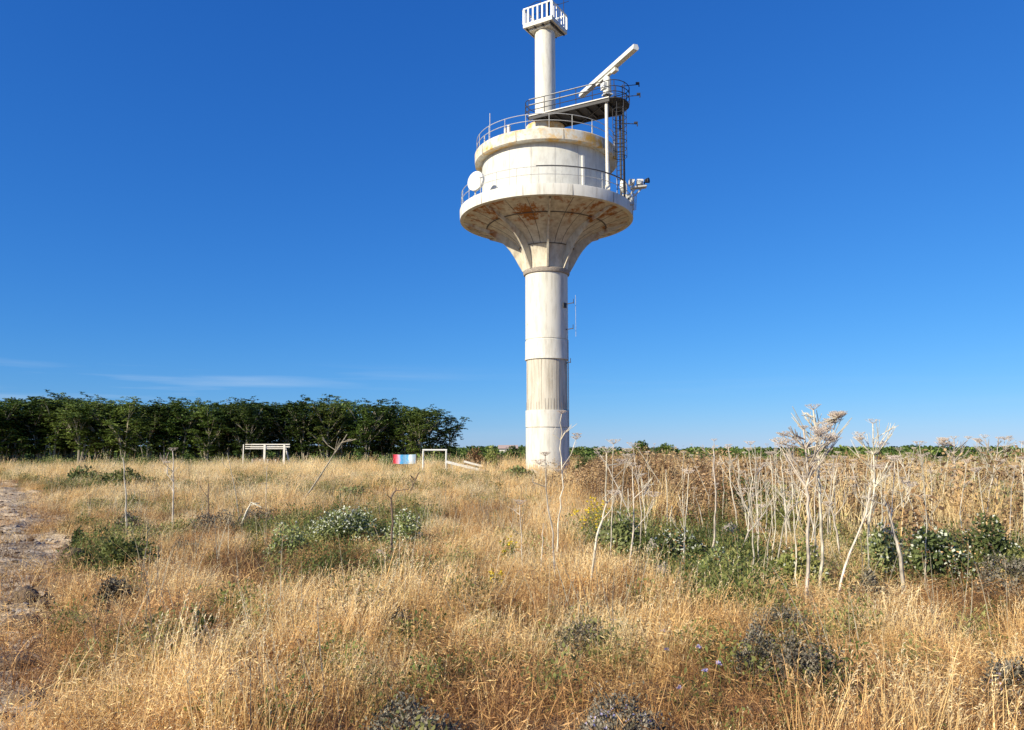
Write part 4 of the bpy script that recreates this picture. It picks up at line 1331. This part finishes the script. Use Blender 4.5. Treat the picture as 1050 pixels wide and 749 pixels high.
left = [([(131, 550), (129, 510), (126, 469)], 'straight pale stalk standing on the left before the dark mound', .013, 0, 0, 'stalk'),
        ([(177, 541), (178, 505), (177, 462)], 'upright stalk with a dark drooping head in the left field', .013, 2, 4, 'stalk'),
        ([(213, 538), (214, 515), (214, 495)], 'short paired dark stem with a hooked top', .012, 0, 2, 'dstalk'),
        ([(247, 531), (241, 500), (233, 464)], 'slanting thin stalk left of the gnarled branch', .009, 0, 1, 'stalk'),
        ([(401, 580), (402, 545), (401, 511), (406, 500)], 'dark upright stem in front of the blossoming bush', .014, 0, 2, 'dstalk'),
        ([(307, 516), (330, 485), (345, 462), (356, 445)], 'bare silvery branch leaning right before the grove', .021, 0, 6, 'bark'),
        ([(245, 537), (252, 526), (258, 515), (268, 520)], 'gnarled grey branch bent over the dark mound', .018, 0, 3, 'stalk'),
        ([(273, 525), (273, 500), (274, 477)], 'thin straight stalk right of the gnarled branch', .010, 0, 0, 'stalk'),
        ([(416, 508), (424, 495), (430, 484)], 'dark dead branch leaning at the foot of the white goal frame', .03, 0, 3, 'dstalk'),
        ([(113, 475), (113, 460)], 'short pale stake far left before the grove', .03, 0, 0, 'stalk'),
        ([(395, 478), (400, 460)], 'short pale stake left of the striped banner', .03, 0, 0, 'stalk'),
        ]
for k, (pp_, lb, rd, um, ar, m_) in enumerate(left):
    stalk(pp_, lb, None, rd * 1.5, um, ar, 200 + k, m=m_, spread=.4 if k != 5 else 1.2)

# ------------------------------------------------------------------ things far back in the field
def at(px, y): return (px - 525) / FPX * y
# white wooden pen / bench
d0 = 62.0; x0 = at(253, d0); x1 = at(293, d0)
pen = empty('white_pen', ((x0 + x1) / 2, d0, float(H((x0 + x1) / 2, d0))), 'white slatted wooden pen standing before the grove', 'pen')
w_ = (x1 - x0) / 2
zt = zat(456.5, d0)
for z in (zt, zt - .17, zt - .33):
    mb = MB(); mb.box((0, 0, z), (2 * w_, .05, .065)); part(mb, 'rail', M['offwhite'], pen)
for z in (zt + .01, zt - .18):
    mb = MB(); mb.box((.05, 1.3, z), (2 * w_, .05, .09)); part(mb, 'rail', M['offwhite'], pen)
for x, w in ((-w_ - .12, .07), (0, .16), (w_, .15)):
    mb = MB(); mb.box((x, -.06, zt / 2), (w, .06, zt)); part(mb, 'post', M['offwhite'], pen)
mb = MB(); mb.bar((w_ + .02, .2, zt - .2), (w_ + .5, .2, .1), .09); part(mb, 'post', M['offwhite'], pen)
for k in range(5):
    mb = MB(); mb.box((-w_ + .35 + k * .62, .7, .45), (.09, .05, .9)); part(mb, 'slat', M['galv'], pen)
mb = MB(); mb.box((-.3, 1.3, .5), (2 * w_ - .8, .04, .9)); part(mb, 'back_board', M['darkwood'], pen)
# banner
d0 = 58.0; bxc = at(415.5, d0)
ban = empty('striped_banner', (bxc, d0, float(H(bxc, d0))), 'small red, white and light blue banner strung between two stakes', 'banner')
bw = 23 / FPX * d0; z1 = zat(465, d0); z0 = zat(474.5, d0)
bm_ = bpy.data.materials.new('printed_banner'); bm_.use_nodes = True
n_, l_ = bm_.node_tree.nodes, bm_.node_tree.links
tc_ = n_.new('ShaderNodeTexCoord'); sp_ = n_.new('ShaderNodeSeparateXYZ'); l_.new(tc_.outputs['Object'], sp_.inputs[0])
mr_ = n_.new('ShaderNodeMapRange'); mr_.inputs[1].default_value = -bw / 2; mr_.inputs[2].default_value = bw / 2; l_.new(sp_.outputs[0], mr_.inputs[0])
nz_ = n_.new('ShaderNodeTexNoise'); nz_.inputs['Scale'].default_value = 5; l_.new(tc_.outputs['Object'], nz_.inputs['Vector'])
ad_ = n_.new('ShaderNodeMath'); ad_.operation = 'MULTIPLY_ADD'; ad_.inputs[1].default_value = .22; l_.new(nz_.outputs[0], ad_.inputs[0]); 
l_.new(mr_.outputs[0], ad_.inputs[2])
cr_ = n_.new('ShaderNodeValToRGB'); e_ = cr_.color_ramp.elements
e_[0].position = .12; e_[0].color = (.70, .02, .04, 1); e_[1].position = 1.0; e_[1].color = (.50, .66, .80, 1)
for p_, c_ in ((.22, (.80, .10, .14, 1)), (.34, (.70, .34, .45, 1)), (.48, (.05, .38, .75, 1)), (.62, (.30, .58, .82, 1)), (.75, (.04, .32, .65, 1)), (.86, (.72, .80, .85, 1))):
    x_ = e_.new(p_); x_.color = c_
l_.new(ad_.outputs[0], cr_.inputs[0]); l_.new(cr_.outputs[0], n_['Principled BSDF'].inputs['Base Color'])
n_['Principled BSDF'].inputs['Roughness'].default_value = .5
NB = 12; vs = []; fs = []
for i in range(NB + 1):
    x = -bw / 2 + bw * i / NB; yv = .05 * sin(i * 1.1); zz = (-.03) * sin(pi * i / NB)
    vs += [(x, yv, z0 + zz), (x, yv, z1 + zz), (x, yv + .012, z0 + zz), (x, yv + .012, z1 + zz)]
for i in range(NB):
    o = i * 4; fs += [(o, o + 4, o + 5, o + 1), (o + 2, o + 3, o + 7, o + 6), (o + 1, o + 5, o + 7, o + 3), (o, o + 2, o + 6, o + 4)]
mb = MB(); mb.add(vs, fs, 0, True); part(mb, 'cloth', bm_, ban)
for x in (-bw / 2 - .06, bw / 2 + .06):
    mb = MB(); mb.bar((x, 0, -.1), (x, 0, z1 + .1), .05); part(mb, 'stake', M['darkwood'], ban)
# white goal frame
d0 = 50.0; xa = at(434.5, d0); xb = at(458, d0)
goal = empty('goal_frame', ((xa + xb) / 2, d0, float(H((xa + xb) / 2, d0))), 'white metal goal frame standing in the grass left of the tower', 'goal')
hw = (xb - xa) / 2; zt = zat(463, d0)
for x in (-hw, hw):
    mb = MB(); mb.tube([(x, 0, -.1), (x, 0, zt)], .055, 10); part(mb, 'post', M['white'], goal)
mb = MB(); mb.tube([(-hw - .05, 0, zt), (hw + .05, 0, zt)], .06, 10); part(mb, 'crossbar', M['white'], goal)
mb = MB()
for x in (-hw, hw): mb.tube([(x, 0, zt), (x, 1.1, .05)], .03, 6)
mb.tube([(-hw, 1.1, .05), (hw, 1.1, .05)], .03, 6)
part(mb, 'back_stay', M['galv'], goal)
# slanting barrier on trestles
d0 = 49.0; xa, za = at(457, d0), zat(473, d0); xb, zb = at(502, d0), zat(484, d0)
bar = empty('slanting_barrier', ((xa + xb) / 2, d0, float(H((xa + xb) / 2, d0))), 'white plank barrier sagging to the right on thin trestle legs', 'barrier')
xm = (xa + xb) / 2
mb = MB(); mb.bar((xa - xm, 0, za), (xb - xm, 0, zb), .12, .16); part(mb, 'plank', M['white'], bar)
mb = MB(); mb.bar((at(475, d0) - xm, .9, za + .0), (at(495, d0) - xm, .9, zb + .35), .10, .12); part(mb, 'plank', M['offwhite'], bar)
for a_, b_ in ((463, 467), (484, 478), (485, 492)):
    mb = MB(); t_ = (at(a_, d0) - xa) / (xb - xa); zz = za + (zb - za) * t_
    mb.bar((at(a_, d0) - xm, .05, zz), (at(b_, d0) - xm, .1, -.05), .05); part(mb, 'leg', M['galv'], bar)
# planks by the tower foot
pl = empty('plank_pile', (at(548, 42), 42.0, float(H(at(548, 42), 42.0))), 'broken bleached planks lying crosswise before the tower foot', 'planks')
for a_, b_, z_ in (((-.9, 0, .62), (.7, .3, .30), 0), ((-.6, .3, .2), (.9, -.1, .48), 0), ((-.2, .2, .7), (.9, .4, .2), 0)):
    mb = MB(); mb.bar(a_, b_, .05, .14); part(mb, 'plank', M['wood'], pl)
# far white-walled building
d0 = 110.0; xc = at(521, d0)
hs = empty('far_building', (xc, d0, 0), 'low white walled building with reddish roof far off left of the tower', 'building')
mb = MB(); mb.box((0, 0, 1.0), (2.4, 3, 2.0)); part(mb, 'wall', M['offwhite'], hs)
mb = MB(); mb.add([(-1.4, -1.7, 1.95), (1.4, -1.7, 1.95), (1.4, 1.7, 1.95), (-1.4, 1.7, 1.95), (-1.4, 0, 2.45), (1.4, 0, 2.45)], [(0, 1, 5, 4), (2, 3, 4, 5), (0, 4, 3), (1, 2, 5), (3, 2, 1, 0)]); part(mb, 'roof', mat('clay_roof', (.50, .38, .32), .8), hs)
mb = MB(); mb.box((.3, -1.52, 1.2), (.5, .05, .6)); part(mb, 'window', M['glass'], hs)
# litter
x, y = gp(391, 584); mb = MB(); mb.box((0, 0, .16), (.16, .08, .03), Matrix.Rotation(R(28), 3, 'Y'))
mb.box((.005, 0, .178), (.10, .05, .012), Matrix.Rotation(R(28), 3, 'Y'))
o = mb.build('wood_scrap', M['wood']); o.location = (x, y, float(H(x, y))); tag(o, 'small yellowish scrap of wood lying in the grass beside the dark stem', 'scrap')

# ------------------------------------------------------------------ the field's grass and weeds
def field_vegetation():
    tall = [grass_tuft(s, 30, (.20, .40)) for s in range(5)] + [grass_tuft(20 + s, 20, (.28, .55), heads=.85) for s in range(3)]
    pale = [grass_tuft(50 + s, 34, (.18, .40), .005, .7, .10, ('straw2', 'seed')) for s in range(4)]
    P = np.concatenate([wedge(36, 3.2, 8, 45), wedge(25, 8, 13), wedge(15, 13, 24), wedge(7, 24, 45), wedge(4.5, 45, 68)])
    d = np.hypot(P[:, 0], P[:, 1])
    ps = path_s(P[:, 0], P[:, 1])
    onp = np.clip(ps / .8 + .6, 0, 1) * (ps < 5.3)
    g1 = rank(fbm(P[:, 0] * .75, P[:, 1] * .75, 60) + .35 * vnoise(P[:, 0] * 2.6, P[:, 1] * 2.6, 61))
    keep = RNG.random(len(P)) > np.clip(onp * 1.1, 0, .975)
    thin = inany(P, GREEN_Z) & (RNG.random(len(P)) < .90)
    thin |= inany(P, DOCK_Z) & (RNG.random(len(P)) < .90)
    thin |= (g1 < .40) & (RNG.random(len(P)) < .90)
    tree_z = (d > 66) & (P[:, 0] < -3) & (RNG.random(len(P)) < .8)
    keep &= ~thin & ~tree_z & (np.hypot(P[:, 0] - TX, P[:, 1] - TY) > 1.7) & ~nearclear(P)
    P = P[keep]; d = d[keep]; g1 = g1[keep]; ps = ps[keep]
    g2 = rank(fbm(P[:, 0] * .5 + 9, P[:, 1] * .5, 66))
    sc_ = (.40 + .72 * g1) * RNG.uniform(.65, 1.3, len(P)) * np.where(d > 24, 1.15, 1) * np.where(np.abs(ps) < .9, .6, 1)
    wide = np.where(d > 24, 1.9, 1.0)
    sc3 = np.column_stack([sc_ * wide, sc_ * wide, sc_ * np.where(d > 45, 2.1, np.where(d > 24, 1.25, 1))])
    ispale = (g2 > .62) | ((P[:, 0] < -6) & (P[:, 1] > 14) & (RNG.random(len(P)) < .85))
    yaw = RNG.normal(0, .95, len(P))
    A_ = ~ispale
    tag(scatter('dry_grass', tall, P[A_], yaw[A_], sc3[A_], RNG.integers(0, len(tall), A_.sum())), 'golden dry grass covering the field', 'grass', kind='stuff')
    tag(scatter('pale_dry_grass', pale, P[ispale], yaw[ispale], sc3[ispale], RNG.integers(0, len(pale), ispale.sum())), 'paler straw coloured grass in drifts across the field', 'grass', kind='stuff')

    dead = [dead_tangle(100 + s) for s in range(6)]
    P = np.concatenate([wedge(24, 3.2, 10, 45), wedge(14, 10, 22), wedge(4, 22, 50)])
    g1 = rank(fbm(P[:, 0] * .75, P[:, 1] * .75, 60) + .35 * vnoise(P[:, 0] * 2.6, P[:, 1] * 2.6, 61))
    ps = path_s(P[:, 0], P[:, 1])
    keep = ((g1 < .46) | (RNG.random(len(P)) < .35)) & ((ps < -.1) | (RNG.random(len(P)) < .10) | ((ps < .5) & (RNG.random(len(P)) < .5))) & ~nearclear(P, .6)
    keep &= ~(inany(P, GREEN_Z) & (RNG.random(len(P)) < .6))
    P = P[keep]
    tag(scatter('dead_undergrowth', dead, P, RNG.uniform(0, 6.3, len(P)), RNG.uniform(.6, 1.4, len(P)), RNG.integers(0, 6, len(P))), 'reddish brown dead growth between the grass tufts', 'undergrowth', kind='stuff')

    mat_ = [dead_tangle(120 + s, 'straw') for s in range(5)]
    P = np.concatenate([wedge(32, 3.2, 10, 45), wedge(17, 10, 22), wedge(6, 22, 45)])
    ps = path_s(P[:, 0], P[:, 1])
    g7 = rank(fbm(P[:, 0] * .9 + 5, P[:, 1] * .9, 75))
    keep = (g7 > .38) & ((rank(fbm(P[:, 0] * .75, P[:, 1] * .75, 60)) > .40) | (RNG.random(len(P)) < .35)) & ((ps < -.1) | ((ps < .6) & (RNG.random(len(P)) < .45)) | (RNG.random(len(P)) < .06)) & ~nearclear(P, .8) & ~(inany(P, GREEN_Z) & (RNG.random(len(P)) < .75))
    P = P[keep]
    tag(scatter('matted_straw', mat_, P, RNG.uniform(0, 6.3, len(P)), RNG.uniform(.7, 1.5, len(P)), RNG.integers(0, 5, len(P))), 'matted golden straw lying between the standing grass', 'straw', kind='stuff')

    weeds = [weed(130 + s, h=.20 + .05 * s, r=.15 + .02 * s) for s in range(4)]
    P = np.concatenate([wedge(22, 4, 14), wedge(11, 14, 30), wedge(3.5, 30, 70)])
    gz = inany(P, GREEN_Z)
    g3 = rank(fbm(P[:, 0] * .45 + 50, P[:, 1] * .45, 90))
    ps = path_s(P[:, 0], P[:, 1])
    mixz = inany(P, MIX_Z) & (g3 > .35)
    far_left = (P[:, 1] > 30) & (P[:, 1] < 62) & (P[:, 0] < -1) & (g3 > .45)
    keep = mixz | (gz & (RNG.random(len(P)) < .85)) | ((g3 > .84) & (RNG.random(len(P)) < .5)) | ((P[:, 0] < 0) & (P[:, 1] > 16) & (g3 > .66) & (RNG.random(len(P)) < .5)) | (RNG.random(len(P)) < .06) | (far_left & (RNG.random(len(P)) < .7))
    keep &= ps < -.2
    P = P[keep]
    tag(scatter('green_weeds', weeds, P, RNG.uniform(0, 6.3, len(P)), RNG.uniform(.6, 1.4, len(P)) * np.where(np.hypot(P[:, 0], P[:, 1]) > 30, 1.5, 1) * np.where(inany(P, MIX_Z), 2.0, 1) * np.where(gz[keep], 1.25, 1), RNG.integers(0, 4, len(P))), 'low green weeds growing through the dry grass', 'weeds', kind='stuff')

    rng = np.random.default_rng(5)
    stems = []
    for k in range(5):
        v, f, tip, td = blades(5, rng, .10, .35, .75, .009, lean=(.12, 0), curl=.35, seg=4)
        T = np.repeat(tip, 9, 0) + rng.normal(0, .03, (45, 3)) - np.array([0, 0, .03])
        v2, f2 = leaf_quads(T, rand_dir(45, rng), rand_dir(45, rng), rng.uniform(.012, .03, 45), .010)
        v, f, m_ = merge([(v, f, 0), (v2, f2, 1)])
        stems.append(npmesh('stem_clump', v, f, [M['bark'], M['brown']], m_, link=False))
    P = np.concatenate([wedge(3.2, 4.2, 16), wedge(2.6, 16, 40)])
    P = P[(path_s(P[:, 0], P[:, 1]) < -.3) & ~nearclear(P) & (rank(fbm(P[:, 0] * .4, P[:, 1] * .4, 118)) > .3)]
    tag(scatter('dead_stems', stems, P, RNG.uniform(0, 6.3, len(P)), RNG.uniform(.7, 1.3, len(P)), RNG.integers(0, 5, len(P))), 'thin grey dead stems with small seed heads scattered in the grass', 'stems', kind='stuff')
    # loose stones and crumbs on the track
    rng = np.random.default_rng(8); peb = []
    for k in range(4):
        dv = rand_dir(26, rng); bmh = bpy.data.meshes.new('pebble')
        import bmesh as _b
        b_ = _b.new()
        for q_ in dv * np.array([.04, .032, .02]) * rng.uniform(.8, 1.2, (26, 1)): b_.verts.new(q_)
        _b.ops.convex_hull(b_, input=b_.verts); b_.to_mesh(bmh); b_.free(); bmh.materials.append(M['rock'] if k % 2 else M['clod'])
        peb.append(bpy.data.objects.new('pebble', bmh))
    n = 5200
    yy = RNG.uniform(0, 1, n) ** 1.5 * 36 + 3; xx = edge_x(yy) - RNG.uniform(-.3, 4.8, n)
    P = np.column_stack([xx, yy])
    P = P[vnoise(P[:, 0] * 1.5, P[:, 1] * 1.5, 44) > .45]
    tag(scatter('track_pebbles', peb, P, RNG.uniform(0, 6.3, len(P)), RNG.uniform(.25, 1.5, len(P)) ** 1.4, RNG.integers(0, 4, len(P)), zoff=.014), 'small stones and crumbs of earth strewn along the dirt track', 'pebbles', kind='stuff')

    docks = [dock(160 + s, .85 + .12 * s) for s in range(5)]
    P = np.concatenate([wedge(7.0, 13, 34, 42), wedge(2.2, 34, 60, 40)])
    px_ = P[:, 0] / P[:, 1]
    g4 = rank(fbm(P[:, 0] * .25 + 20, P[:, 1] * .25, 95))
    keep = (inany(P, DOCK_Z, 1.1) & (RNG.random(len(P)) < .7)) | ((px_ > .10) & (P[:, 1] > 23) & (g4 > np.where(px_ > .40, .55, .2)) & (RNG.random(len(P)) < .65)) | ((px_ > -.045) & (px_ < .02) & (P[:, 1] > 46) & (RNG.random(len(P)) < .3))
    keep &= (np.hypot(P[:, 0] - TX, P[:, 1] - TY) > 1.8) & ~nearclear(P, .7)
    P = P[keep]
    tag(scatter('dry_brown_thicket', docks, P, RNG.uniform(0, 6.3, len(P)), RNG.uniform(.55, 1.25, len(P)) * (.62 + .6 * rank(fbm(P[:, 0] * .5, P[:, 1] * .5, 97))) * np.where(P[:, 1] > 36, .9, 1), RNG.integers(0, 5, len(P))), 'thick stand of dead brown leafy weeds right of the tower', 'undergrowth', kind='stuff')


field_vegetation()
